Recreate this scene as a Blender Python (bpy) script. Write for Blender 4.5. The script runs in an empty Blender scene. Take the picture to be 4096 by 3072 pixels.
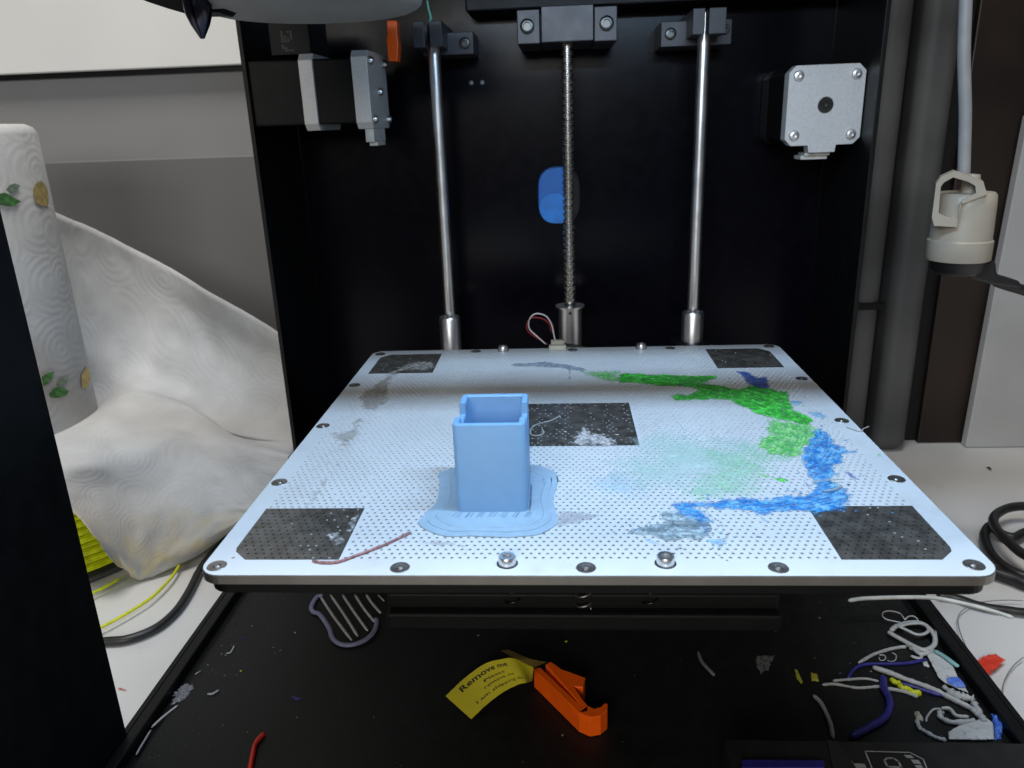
import bpy, bmesh, math, random
import numpy as np
from mathutils import Vector, Matrix
random.seed(7); rng = np.random.default_rng(7)
sc = bpy.context.scene
S = 0.001                                   # all dimensions below are millimetres
# ------------------------------------------------------------------ camera
cd = bpy.data.cameras.new("camera"); cam = bpy.data.objects.new("camera", cd); sc.collection.objects.link(cam)
cd.sensor_width = 36.0; cd.lens = 27.22; cd.clip_start = 0.01; cd.clip_end = 20
cd.dof.use_dof = True; cd.dof.focus_distance = 0.30; cd.dof.aperture_fstop = 30.0
cam.matrix_world = Matrix([[0.997804, 0.014694, 0.064581, 0.0], [0.05649, 0.320226, -0.945656, 0.0], [-0.034576, 0.947227, 0.318692, 0.262], [0.0, 0.0, 0.0, 1.0]])
sc.camera = cam
# ------------------------------------------------------------------ room light
w = bpy.data.worlds.new("World"); sc.world = w; w.use_nodes = True
w.node_tree.nodes["Background"].inputs[0].default_value = (0.98, 0.97, 1.0, 1)
w.node_tree.nodes["Background"].inputs[1].default_value = 0.07
def area(name, loc, target, sx, sy, watts, col):
    l = bpy.data.lights.new(name, 'AREA'); l.shape = 'RECTANGLE'; l.size = sx*S; l.size_y = sy*S
    l.energy = watts; l.color = col
    o = bpy.data.objects.new(name, l); sc.collection.objects.link(o); o.location = Vector(loc)*S
    o.rotation_euler = (Vector(target)-Vector(loc)).to_track_quat('-Z', 'Y').to_euler(); return o
# cool LED strip under the added roof, along the x axis
area("printer_led_strip", (25, 198, 368), (25, 262, 147), 210, 7, 0.84, (0.48, 0.69, 0.96))
# ceiling light of the room, above the desk
area("ceiling_lamp", (0, 150, 1700), (0, 350, 0), 900, 350, 28, (1.0, 0.975, 0.93))
# fill lamp added behind the camera, standing in for the room's front light
area("front_fill", (-220, -950, 600), (0, 400, 200), 600, 360, 7.2, (1.0, 0.97, 0.92))
vs = sc.view_settings; sc.display_settings.display_device = 'sRGB'
vs.view_transform = 'Standard'; vs.look = 'None'; vs.exposure = 0; vs.gamma = 1
# ------------------------------------------------------------------ materials
MATS = {}
def mat(name, col, rough=0.5, metal=0.0, var=0.12, vscale=120.0, bump=0.0, bscale=600.0, spec=0.5, col2=None, alpha=None, coat=0.0, trans=0.0):
    if name in MATS: return MATS[name]
    m = bpy.data.materials.new(name); m.use_nodes = True; nt = m.node_tree; b = nt.nodes["Principled BSDF"]
    tc = nt.nodes.new("ShaderNodeTexCoord")
    nz = nt.nodes.new("ShaderNodeTexNoise"); nz.inputs["Scale"].default_value = vscale; nz.inputs["Detail"].default_value = 5
    nt.links.new(tc.outputs["Object"], nz.inputs["Vector"])
    mx = nt.nodes.new("ShaderNodeMix"); mx.data_type = 'RGBA'
    c2 = col2 if col2 else tuple(min(1, c*(1-var*2)) for c in col)
    rp = nt.nodes.new("ShaderNodeValToRGB"); rp.color_ramp.elements[0].position = 0.38; rp.color_ramp.elements[1].position = 0.62
    nt.links.new(nz.outputs["Fac"], rp.inputs[0]); nt.links.new(rp.outputs[0], mx.inputs[0])
    mx.inputs[6].default_value = (*c2, 1); mx.inputs[7].default_value = (*col, 1)
    nt.links.new(mx.outputs[2], b.inputs["Base Color"])
    b.inputs["Metallic"].default_value = metal; b.inputs["Specular IOR Level"].default_value = spec
    b.inputs["Coat Weight"].default_value = coat; b.inputs["Transmission Weight"].default_value = trans
    mr = nt.nodes.new("ShaderNodeMapRange"); mr.inputs[3].default_value = max(0.02, rough*0.85); mr.inputs[4].default_value = min(1, rough*1.2)
    nt.links.new(nz.outputs["Fac"], mr.inputs[0]); nt.links.new(mr.outputs[0], b.inputs["Roughness"])
    if bump:
        n2 = nt.nodes.new("ShaderNodeTexNoise"); n2.inputs["Scale"].default_value = bscale; n2.inputs["Detail"].default_value = 3
        nt.links.new(tc.outputs["Object"], n2.inputs["Vector"])
        bp = nt.nodes.new("ShaderNodeBump"); bp.inputs["Strength"].default_value = bump; bp.inputs["Distance"].default_value = 0.0004
        nt.links.new(n2.outputs["Fac"], bp.inputs["Height"]); nt.links.new(bp.outputs[0], b.inputs["Normal"])
    if alpha is not None: b.inputs["Alpha"].default_value = alpha
    MATS[name] = m; return m
def wear(m, col, scale, lo, hi):
    """dust / scuffs of their own shape mixed over a material"""
    nt = m.node_tree; b = nt.nodes["Principled BSDF"]; src = b.inputs["Base Color"].links[0].from_socket
    tc = nt.nodes.new("ShaderNodeTexCoord"); nz = nt.nodes.new("ShaderNodeTexNoise"); nz.inputs["Scale"].default_value = scale
    nz.inputs["Detail"].default_value = 8; nz.inputs["Roughness"].default_value = 0.7
    nt.links.new(tc.outputs["Object"], nz.inputs["Vector"])
    r = nt.nodes.new("ShaderNodeMapRange"); r.inputs[1].default_value = lo; r.inputs[2].default_value = hi
    nt.links.new(nz.outputs["Fac"], r.inputs[0])
    mx = nt.nodes.new("ShaderNodeMix"); mx.data_type = 'RGBA'; nt.links.new(r.outputs[0], mx.inputs[0]); nt.links.new(src, mx.inputs[6])
    mx.inputs[7].default_value = (*col, 1); nt.links.new(mx.outputs[2], b.inputs["Base Color"]); return m
black = wear(mat("black_powder_coat", (0.0045, 0.0045, 0.0048), 0.45, bump=0.12, bscale=1500, spec=.25), (0.012, 0.012, 0.012), 900, 0.62, 0.9)
floorblack = wear(mat("black_tray", (0.0085, 0.0085, 0.0082), 0.5, bump=0.3, bscale=1800, spec=.3), (0.16, 0.16, 0.15), 1100, 0.66, 0.92)
blackpl = mat("black_plastic", (0.004, 0.004, 0.0043), 0.45, spec=.2)
anod = mat("black_anodised", (0.035, 0.035, 0.042), 0.38, var=0.05)
rubber = mat("black_rubber", (0.012, 0.012, 0.013), 0.42)
def plate_white(name):
    m = mat(name, (0.68, 0.71, 0.73), 0.34, var=0.03, vscale=30)
    wear(m, (0.50, 0.47, 0.45), 55, 0.55, 0.95)
    return m
white = plate_white("white_painted_plate")
patchm = wear(mat("bare_dark_plate", (0.092, 0.084, 0.074), 0.24, var=0.25, vscale=200, spec=0.6), (0.15, 0.15, 0.15), 160, 0.58, 0.9)
under = mat("black_underlay", (0.006, 0.006, 0.006), 0.6)
steel = mat("bright_steel", (0.80, 0.80, 0.80), 0.33, 1.0, var=0.03)
steeld = mat("dark_steel", (0.34, 0.32, 0.30), 0.42, 1.0, var=0.08, vscale=900)
alu = mat("cast_aluminium", (0.66, 0.655, 0.64), 0.42, 0.15, var=0.05, vscale=700, bump=0.15, bscale=1500)
aluedge = mat("brushed_plate_edge", (0.25, 0.235, 0.215), 0.38, 0.85, var=0.08, vscale=90)
bluepl = mat("light_blue_plastic", (0.205, 0.41, 0.67), 0.42, var=0.02, vscale=200, bump=0.05, bscale=3000)
desk = wear(mat("white_laminate_desk", (0.60, 0.59, 0.575), 0.38, var=0.02, vscale=20), (0.44, 0.40, 0.36), 14, 0.55, 0.85)
paper = mat("paper", (0.62, 0.62, 0.61), 0.9, var=0.02)
orange = mat("orange_plastic", (1.0, 0.125, 0.004), 0.34, var=0.05)
redm = mat("red_plastic", (0.70, 0.03, 0.012), 0.35)
# ------------------------------------------------------------------ object helpers
W = {}
SIZE, DROP = 1.0, 0.0                       # hardware on the back panel is drawn for 37 mm motors; 42 mm ones stand deeper
def link(o, parent=None):
    sc.collection.objects.link(o)
    if parent: o.parent = parent
    return o
def thing(name, label, cat, loc=(0,0,0), group=None, kind=None):
    o = bpy.data.objects.new(name, None); o.empty_display_size = 0.01; link(o)
    o.location = Vector(loc)*S; W[o.name] = Vector(loc); tag(o, label, cat, group, kind); return o
def tag(o, label, cat, group=None, kind=None):
    if label: o["label"] = label
    if cat: o["category"] = cat
    if group: o["group"] = group
    if kind: o["kind"] = kind
    return o
def mk(name, verts, faces, m, parent=None, smooth=False, origin=None, mats=None, midx=None, cols=None, uvs=None, bevel=None):
    """mesh from world-millimetre verts; linked as one object"""
    v = np.array(verts, float)*SIZE; v[:,2] -= DROP
    base = W[parent.name] if parent else Vector((0,0,0))
    if origin is None: origin = v.mean(axis=0) if parent is None else (v.min(axis=0)+v.max(axis=0))/2
    else: origin = np.array(origin, float)*SIZE - np.array((0,0,DROP))
    origin = np.array(origin, float)
    me = bpy.data.meshes.new(name); me.from_pydata(((v-origin)*S).tolist(), [], faces)
    for mm in (mats or [m]): me.materials.append(mm)
    if midx is not None: me.polygons.foreach_set("material_index", midx)
    if smooth: me.polygons.foreach_set("use_smooth", [True]*len(me.polygons))
    if cols is not None:
        at = me.color_attributes.new("tone", 'FLOAT_COLOR', 'POINT')
        at.data.foreach_set("color", np.asarray(cols, dtype=np.float32).ravel())
    if uvs is not None:
        ul = me.uv_layers.new(name="UVMap"); li = np.zeros(len(me.loops), dtype=np.int32); me.loops.foreach_get("vertex_index", li)
        ul.data.foreach_set("uv", np.asarray(uvs, dtype=np.float32)[li].ravel())
    me.update(); me.validate()
    o = bpy.data.objects.new(name, me); link(o, parent)
    o.location = (Vector(origin)-base)*S; W[o.name] = Vector(origin)
    if bevel:
        b = o.modifiers.new("bevel", 'BEVEL'); b.width = bevel*S; b.segments = 2; b.limit_method = 'ANGLE'; b.angle_limit = 0.7
    return o
def inst(src, loc, parent=None, rot=None):
    """same mesh at another place (world mm)"""
    o = bpy.data.objects.new(src.name.split('.')[0], src.data); link(o, parent)
    base = W[parent.name] if parent else Vector((0,0,0))
    o.location = (Vector(loc)-base)*S; W[o.name] = Vector(loc)
    if rot: o.rotation_euler = rot
    return o
def boxd(x0,x1,y0,y1,z0,z1):
    v = [(x,y,z) for z in (z0,z1) for y in (y0,y1) for x in (x0,x1)]
    return v, [(0,2,3,1),(4,5,7,6),(0,1,5,4),(2,6,7,3),(0,4,6,2),(1,3,7,5)]
def box(name, x0,x1,y0,y1,z0,z1, m, parent=None, bevel=0.4):
    v,f = boxd(x0,x1,y0,y1,z0,z1); return mk(name, v, f, m, parent, bevel=bevel)
def boxes(name, lst, m, parent=None, bevel=None):
    V=[];F=[]
    for b in lst:
        v,f = boxd(*b); n=len(V); V+=v; F+=[tuple(i+n for i in q) for q in f]
    return mk(name, V, F, m, parent, bevel=bevel)
def lathed(prof, n=24, axis='z', c=(0,0,0), cap=True):
    V=[];F=[]; k=len(prof)
    for i in range(n):
        a=2*math.pi*i/n
        for r,h in prof:
            x,y=r*math.cos(a), r*math.sin(a)
            p = (x,y,h) if axis=='z' else ((x,h,y) if axis=='y' else (h,x,y))
            V.append((p[0]+c[0],p[1]+c[1],p[2]+c[2]))
    for i in range(n):
        j=(i+1)%n
        for q in range(k-1): F.append((i*k+q, j*k+q, j*k+q+1, i*k+q+1))
    if cap:
        F.append(tuple(i*k for i in range(n))[::-1]); F.append(tuple(i*k+k-1 for i in range(n)))
    return V,F
def lathe(name, prof, m, parent=None, n=24, axis='z', c=(0,0,0), smooth=True, cap=True, origin=None):
    V,F = lathed(prof,n,axis,c,cap)
    o = mk(name, V, F, m, parent, smooth, origin=origin if origin is not None else c)
    if smooth:
        for p in o.data.polygons:
            if len(p.vertices) > 4: p.use_smooth = False
        sh(o)
    return o
def sh(o, ang=40):
    me = o.data; bm = bmesh.new(); bm.from_mesh(me); bm.normal_update(); bmesh.ops.recalc_face_normals(bm, faces=bm.faces)
    for e in bm.edges:
        if len(e.link_faces)==2 and e.calc_face_angle(0) > math.radians(ang): e.smooth=False
    bm.to_mesh(me); bm.free()
def crom(P, n=6, closed=False):
    P=[np.array(p,float) for p in P]
    if len(P)<3 and not closed: return P
    out=[]; N=len(P)
    for i in range(N if closed else N-1):
        p1=P[i]; p2=P[(i+1)%N]; p0=P[i-1] if (closed or i>0) else 2*p1-p2; p3=P[(i+2)%N] if (closed or i+2<N) else 2*p2-p1
        for k in range(n):
            t=k/n; out.append(0.5*((2*p1)+(-p0+p2)*t+(2*p0-5*p1+4*p2-p3)*t*t+(-p0+3*p1-3*p2+p3)*t**3))
    if not closed: out.append(P[-1])
    return out
def tubed(pts, r, n=8, closed=False, smooth=6, flat=1.0, wob=0.0, twist=0.0):
    Q = crom(pts, smooth, closed); V=[];F=[]; N=len(Q); ups=np.array([0,0,1.0])
    for i,p in enumerate(Q):
        a = Q[(i-1)%N] if (closed or i>0) else Q[i]; b = Q[(i+1)%N] if (closed or i<N-1) else Q[i]
        t=b-a; t=t/(np.linalg.norm(t)+1e-9); u = ups if abs(t[2])<0.9 else np.array([1.0,0,0])
        s=np.cross(t,u); s/=np.linalg.norm(s); uu=np.cross(s,t)
        rr = r*(1+wob*(random.random()-.5)*2)
        if not closed and (i==0 or i==N-1): rr*=0.55
        for k in range(n):
            a_=2*math.pi*k/n + twist*i
            rk = rr*(1+(0.35*math.cos(2*(a_-2*math.pi*k/n)+4*math.pi*k/n) if twist else 0))
            V.append(tuple(p+s*math.cos(2*math.pi*k/n)*rk+uu*math.sin(2*math.pi*k/n)*rk*flat))
    for i in range(N if closed else N-1):
        j=(i+1)%N
        for k in range(n):
            l=(k+1)%n; F.append((i*n+k,i*n+l,j*n+l,j*n+k))
    if not closed: F.append(tuple(range(n))[::-1]); F.append(tuple((N-1)*n+k for k in range(n)))
    return V,F
def tube(name, pts, r, m, parent=None, **kw):
    V,F = tubed(pts, r, **kw); return mk(name, V, F, m, parent, smooth=True)
def tubes(name, lst, m, parent=None, **kw):
    V=[];F=[]
    for pts,r in lst:
        v,f=tubed(pts,r,**kw); n=len(V); V+=v; F+=[tuple(i+n for i in q) for q in f]
    return mk(name, V, F, m, parent, smooth=True)
def prism(name, pts, z0, z1, m, parent=None, bevel=None, axis='z'):
    """closed outline (any 3-tuples), extruded along z (or y / x)"""
    n=len(pts); ax='xyz'.index(axis); V=[]
    for h in (z0,z1):
        for p in pts:
            q=list(p); q[ax]=h; V.append(tuple(q))
    F=[tuple(range(n)), tuple(range(2*n-1,n-1,-1))]+[(i,i+n,(i+1)%n+n,(i+1)%n) for i in range(n)]
    o=mk(name,V,F,m,parent,bevel=bevel)
    bm=bmesh.new(); bm.from_mesh(o.data); bmesh.ops.recalc_face_normals(bm,faces=bm.faces)
    bmesh.ops.triangulate(bm, faces=[f for f in bm.faces if len(f.verts)>4]); bm.to_mesh(o.data); bm.free()
    return o
def up(pts, dz): return [(p[0],p[1],p[2]+dz) for p in pts]
def ellipse(cx,cy,z,rx,ry,n=14,a0=0): return [(cx+rx*math.cos(a0+2*math.pi*i/n), cy+ry*math.sin(a0+2*math.pi*i/n), z) for i in range(n)]
# ------------------------------------------------------------------ value noise for ragged films
_perm = rng.random((256,256))
def vnoise(x,y):
    xi=np.floor(x).astype(int); yi=np.floor(y).astype(int); fx=x-xi; fy=y-yi; fx=fx*fx*(3-2*fx); fy=fy*fy*(3-2*fy)
    g=lambda a,b:_perm[a%256,b%256]
    return (g(xi,yi)*(1-fx)+g(xi+1,yi)*fx)*(1-fy)+(g(xi,yi+1)*(1-fx)+g(xi+1,yi+1)*fx)*fy
def fbm(x,y,o=4):
    s=0;a=.5;t=0
    for k in range(o): s=s+a*vnoise(x*2**k+17*k,y*2**k+5*k); t+=a; a*=.55
    return s/t-0.5
def sdist(px,py,poly):
    P=np.array([(p[0],p[1]) for p in poly]); d=np.full(px.shape,1e9); ins=np.zeros(px.shape,bool); n=len(P)
    for i in range(n):
        a=P[i];b=P[(i+1)%n]; e=b-a; wx=px-a[0]; wy=py-a[1]; t=np.clip((wx*e[0]+wy*e[1])/(e@e+1e-9),0,1)
        d=np.minimum(d,np.hypot(wx-e[0]*t,wy-e[1]*t))
        c=((a[1]>py)!=(b[1]>py)); xx=(b[0]-a[0])*(py-a[1])/(b[1]-a[1]+1e-12)+a[0]; ins^=(c&(px<xx))
    return np.where(ins,d,-d)
def filmmat(name, c1, c2, rough, amax, c3=None, sc_=260):
    m=bpy.data.materials.new(name); m.use_nodes=True; nt=m.node_tree; b=nt.nodes["Principled BSDF"]
    tc=nt.nodes.new("ShaderNodeTexCoord"); nz=nt.nodes.new("ShaderNodeTexNoise"); nz.inputs["Scale"].default_value=sc_; nz.inputs["Detail"].default_value=7; nz.inputs["Roughness"].default_value=.65
    nt.links.new(tc.outputs["Object"],nz.inputs["Vector"])
    r=nt.nodes.new("ShaderNodeValToRGB"); e=r.color_ramp.elements; e[0].position=.38; e[0].color=(*c1,1); e[1].position=.60; e[1].color=(*c2,1)
    if c3: q=e.new(.5); q.color=(*c3,1)
    at=nt.nodes.new("ShaderNodeAttribute"); at.attribute_name="tone"; sx=nt.nodes.new("ShaderNodeSeparateColor"); nt.links.new(at.outputs["Color"],sx.inputs[0])
    mf=nt.nodes.new("ShaderNodeMix"); mf.data_type='FLOAT'; mf.inputs[0].default_value=.35; nt.links.new(nz.outputs["Fac"],mf.inputs[2]); nt.links.new(sx.outputs[1],mf.inputs[3])
    nt.links.new(mf.outputs[0],r.inputs[0]); nt.links.new(r.outputs[0],b.inputs["Base Color"]); b.inputs["Roughness"].default_value=rough
    n2=nt.nodes.new("ShaderNodeTexNoise"); n2.inputs["Scale"].default_value=sc_*3; n2.inputs["Detail"].default_value=5
    nt.links.new(tc.outputs["Object"],n2.inputs["Vector"])
    mr=nt.nodes.new("ShaderNodeMapRange"); mr.inputs[1].default_value=.3; mr.inputs[2].default_value=.7; mr.inputs[1].default_value=.35; mr.inputs[3].default_value=.60; mr.inputs[4].default_value=1.5
    nt.links.new(n2.outputs["Fac"],mr.inputs[0])
    mu=nt.nodes.new("ShaderNodeMath"); mu.operation='MULTIPLY'; nt.links.new(sx.outputs[0],mu.inputs[0]); nt.links.new(mr.outputs[0],mu.inputs[1])
    m2=nt.nodes.new("ShaderNodeMath"); m2.operation='MULTIPLY'; m2.use_clamp=True; nt.links.new(mu.outputs[0],m2.inputs[0]); m2.inputs[1].default_value=amax
    nt.links.new(m2.outputs[0],b.inputs["Alpha"])
    bp=nt.nodes.new("ShaderNodeBump"); bp.inputs["Strength"].default_value=.5; bp.inputs["Distance"].default_value=.0004
    nt.links.new(n2.outputs["Fac"],bp.inputs["Height"]); nt.links.new(bp.outputs[0],b.inputs["Normal"])
    return m
BZ=147.8                                   # top of the build plate
def film(name, polys, m, label=None, *a, **k):
    """one object per piece; label may be a list, one for each piece"""
    labs = label if isinstance(label,(list,tuple)) else [label]*len(polys)
    return [film1(name,[p],m,l,*a,**k) for p,l in zip(polys,labs)][-1]
def film1(name, polys, m, label=None, cat=None, ragged=2.0, nsc=0.35, res=0.45, hmax=0.5, rise=2.0, soft=1.8, z0=None, parent=None, group=None, kind=None, gaps=0.0, grow=0.0, streak=1.0):
    """thin crust of stuck plastic: ragged outline, uneven thickness"""
    V=[];F=[];C=[]
    zb = (BZ+0.03) if z0 is None else z0
    for poly in polys:
        P=np.array([(p[0],p[1]) for p in poly]); x0,y0=P.min(0)-2; x1,y1=P.max(0)+2
        xs=np.arange(x0,x1,res); ys=np.arange(y0,y1,res); X,Y=np.meshgrid(xs,ys)
        s=sdist(X,Y,poly)+ragged*2*fbm(X*nsc,Y*nsc)+0.45*ragged*2*fbm(X*nsc*4,Y*nsc*4)
        if gaps: s=np.minimum(s, (0.5-gaps+fbm(X*.55+40,Y*.55))*6)
        TH=np.arctan2(Y-285,X-46)*55; RD=np.hypot(X-46,Y-285)          # scraped round and round the plate: streaks follow the arc
        st=streak*(.62*fbm(TH*.18+3,RD*1.5,3)+.45*fbm(X*.9,Y*.9,3)+.3*fbm(X*2.3,Y*2.3,2))
        s=s+st*ragged*1.6+grow
        h=np.clip(s/rise,0,1)*hmax*np.clip(0.45+1.5*st+.6*(fbm(X*.8+9,Y*.8)),.05,2)+0.02
        h=np.where(s<0,0.0,h); cov=np.clip(s/soft,0,1)*np.clip(.92+1.2*st,.3,1.1); cg=np.clip(.5+1.5*st,0,1)
        idx=-np.ones(X.shape,int); ny,nx=X.shape; keep=s>-0.15
        fm=keep[:-1,:-1]&keep[1:,:-1]&keep[:-1,1:]&keep[1:,1:]
        used=np.zeros(X.shape,bool); used[:-1,:-1]|=fm; used[1:,:-1]|=fm; used[:-1,1:]|=fm; used[1:,1:]|=fm
        n=len(V); ids=np.flatnonzero(used.ravel()); idx.ravel()[ids]=np.arange(len(ids))+n
        V+=list(zip(X.ravel()[ids],Y.ravel()[ids],(zb+h).ravel()[ids])); cc=cov.ravel()[ids]; gg_=cg.ravel()[ids]; C+=[(c,g_,0,1) for c,g_ in zip(cc,gg_)]
        for j,i in zip(*np.nonzero(fm)): F.append((idx[j,i],idx[j,i+1],idx[j+1,i+1],idx[j+1,i]))
    o=mk(name,V,F,m,parent,smooth=True,cols=C); tag(o,label,cat,group,kind); return o
def text2d(s, size=1.0, bold=0.0):
    cu=bpy.data.curves.new("txt",'FONT'); cu.body=s; cu.size=size; cu.offset=bold; cu.resolution_u=2
    o=bpy.data.objects.new("txt",cu); sc.collection.objects.link(o); dg=bpy.context.evaluated_depsgraph_get(); me=o.evaluated_get(dg).to_mesh()
    V=[(v.co.x,v.co.y) for v in me.vertices]; F=[tuple(p.vertices) for p in me.polygons]
    o.evaluated_get(dg).to_mesh_clear(); bpy.data.objects.remove(o); bpy.data.curves.remove(cu); return V,F

# ================================================================== SETTING
def struct(o): o["kind"]="structure"; return o
struct(box("desk_top", -900, 900, -150, 638, -28, 0, desk, bevel=1))
wallm = mat("grey_wall_board", (0.245,0.245,0.247), 0.7, var=0.03, vscale=12, bump=0.05, bscale=400)
walld = mat("darker_grey_lower_wall", (0.155,0.155,0.157), 0.7, var=0.03, vscale=12)
whitew = mat("white_cupboard_board", (0.74,0.74,0.72), 0.55, var=0.02, vscale=10)
struct(box("wall", -1100, 1100, 640, 700, -30, 1200, wallm, bevel=None))
gp=box("gap_shadow_strip",-1000,160,636,639.6,308.5,312.1,black,bevel=None); tag(gp,"thin black strip standing in for the shadowed gap under the white cupboard board at upper left","gap strip")  # black strip stands in for the shadow inside the gap
lb=box("lower_wall_slab", -1000, 150, 634, 640, 0, 245, walld, bevel=1); tag(lb,"darker grey slab over the lower wall behind the paper roll","wall slab")  # slab over the lower wall, a darker grey than the wall above
cb=box("wall_cabinet", -1000, 160, 631, 639.5, 312.2, 900, whitew, bevel=1.0); tag(cb,"smooth white wall cupboard above the grey wall at upper left","wall cabinet")

sf=box("desk_shade_board", 196, 700, 330, 613, 640, 660, whitew, bevel=1); tag(sf,"unseen white board added above the ducts to shade the back right of the desk","shade board")  # added out of view to block lamp light from the desk's back right
# ================================================================== PRINTER
pr = thing("desktop_printer","black metal desktop 3D printer with a white perforated plate, lead screw and two steel rods","3D printer",(0,300,0))
XL,XR=-173.0,171.5
base = box("base_body", XL+.2, XR-.2, 60, 560, 2, 35, black, pr, 2)
tray = box("base_tray", XL+9, XR-9, 95, 534, 35, 36, floorblack, pr, None)
for nm,(a,b_) in {"tray_rim":(XL+.3,XL+5), "tray_rim.001":(XR-5,XR-.3)}.items():
    box("tray_rim", a,b_, 62, 533, 35, 40, black, pr, 0.6)
def sidepanel(x0,x1):
    ys=(20,235.5,455.5,560); zs=(34,40,372,392)
    lst=[(x0,x1,ys[0],ys[1],zs[0],zs[3]),(x0,x1,ys[2],ys[3],zs[0],zs[3]),(x0,x1,ys[1],ys[2],zs[0],zs[1]-.3),(x0,x1,ys[1],ys[2],zs[2],zs[3])]
    V=[];F=[]
    for b in lst:
        v,f=boxd(*b); n=len(V); V+=v; F+=[tuple(i+n for i in q) for q in f]
    return mk("side_panel",V,F,black,pr,bevel=0.3)
sidepanel(XL-2.5,XL)
# right side: the front upright stands outside the picture
boxes("side_panel",[(XR,XR+2.5,455.5,560,34,392),(XR,XR+2.5,60,455.5,34,39.7),(XR,XR+2.5,60,455.5,372,392),(XR,XR+2.5,60,112,39.7,372)],black,pr,0.3)
SIZE, DROP = 1.125, 32.75
# back panel with an oval opening behind the lead screw
def back_panel():
    x0,x1,z0,z1=(XL+.1)/SIZE,(XR-.1)/SIZE,62,372; cx,cz,rx,rz=-0.2,220.5,12.6,16.8; n=48
    V=[];F=[]; inn=[];out=[]
    for i in range(n):
        a=2*math.pi*i/n; c,s=math.cos(a),math.sin(a); e=0.68
        ix=cx+rx*math.copysign(abs(c)**e,c); iz=cz+rz*math.copysign(abs(s)**e,s)
        k=min((x1-cx if c>0 else cx-x0)/max(abs(c),1e-6),(z1-cz if s>0 else cz-z0)/max(abs(s),1e-6))
        inn.append((ix,iz)); out.append((cx+k*c,cz+k*s))
    for (y,L) in ((475,inn),(475,out),(478,inn)): V+=[(a,y,b) for a,b in L]
    for i in range(n):
        j=(i+1)%n; F.append((i,j,n+j,n+i)); F.append((i,2*n+i,2*n+j,j))
    b4=len(V); V+=[(x0,475,z0),(x1,475,z0),(x1,475,z1),(x0,475,z1)]
    crn=[(x1,z1),(x0,z1),(x0,z0),(x1,z0)]
    for i in range(n):
        j=(i+1)%n; A,B=out[i],out[j]
        for q,(X_,Z_) in enumerate(crn):
            if (abs(A[0]-X_)<1e-6 and abs(B[1]-Z_)<1e-6) or (abs(A[1]-Z_)<1e-6 and abs(B[0]-X_)<1e-6):
                if (A!=B): V.append((X_,475,Z_)); F.append((n+i,n+j,len(V)-1))
    return mk("back_panel",V,F,mat("black_gloss_panel",(0.0022,0.0022,0.0045),0.22,spec=.12,var=.1,bump=.05,bscale=900),pr)
back_panel()
box("opening_dark_sheet",-14,14,480.8,482,200,241,under,pr,None)  # black sheet added behind the oval opening to make it dark
box("cable_cap",-13,3,478.3,480.5,203,238,mat("deep_blue_plastic",(0.012,0.17,0.62),0.5,var=.1,vscale=60),pr,1)
lathe("cap_disc",[(0.01,-.25),(9.4,-.25),(9.6,0)],mat("brighter_blue_plastic",(0.02,0.26,0.85),0.45),pr,40,"y",(-3,478.2,212),cap=False)
for x in (-51.8,-45.5) : lathe("panel_rivet",[(0.01,0),(1.3,0),(1.3,-.5),(0.9,-.9),(0.01,-1)],mat("grey_pin",(.35,.35,.36),.4,.4),pr,16,'y',(x+2.3,475,285),cap=False)
box("roof_crossbar", -48, XR/SIZE-.3, 448, 474.7, 318.8, 345, black, pr, 1)
# gantry rails of the print head (above the picture, they shade the plate)
SIZE, DROP = 1.0, 0.0
box("roof_light_shield", XL+8, XR-8, 166, 560, 382, 385, black, pr, 0.5)  # unseen roof, added and sized to keep ceiling light off the plate
for y in (228.2,245.6): lathe("gantry_rail",[(3.1,XL+1),(3.1,XR-1)],steel,pr,20,'x',(0,y,318))
# guide rods, lead screw
SIZE, DROP = 1.125, 32.75
for x in (-64.9,75.6):
    lathe("guide_rod",[(3.2,60),(3.2,312)],steel,pr,28,'z',(x,440,0))
def screwprof():
    p=[];z=60
    while z<306:
        p+=[(2.3,z),(3.4,z+.4),(3.4,z+.8),(2.6,z+1.1),(2.6,z+1.3),(3.4,z+1.6),(3.4,z+2.0),(2.3,z+2.45)]; z+=3.45
    return p
lathe("lead_screw",screwprof(),mat("screw_steel",(.62,.60,.56),.26,1.0,var=.1,vscale=500),pr,20,'z',(5.2,440,0))
for x in (-64.8,75.0):
    lathe("linear_bearing",[(5.0,120),(6.1,120.6),(6.1,156),(5.6,157),(3.4,157),(3.4,155)],steel,pr,28,'z',(x,436,0),cap=False)
lathe("bearing_flange",[(6.3,150.5),(12,150.5),(12,152),(6.3,152)],blackpl,pr,28,'z',(75,436,-12),cap=False)
lathe("lead_nut",[(6.2,120),(6.6,121),(6.6,160.5),(8.3,160.8),(8.3,161.7),(3.3,161.7)],steel,pr,28,'z',(5.2,438,0),cap=False)
lathe("nut_pin",[(0.01,0),(0.9,0)],under,pr,12,'y',(5.2,431.3,158.5),cap=False)
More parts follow.
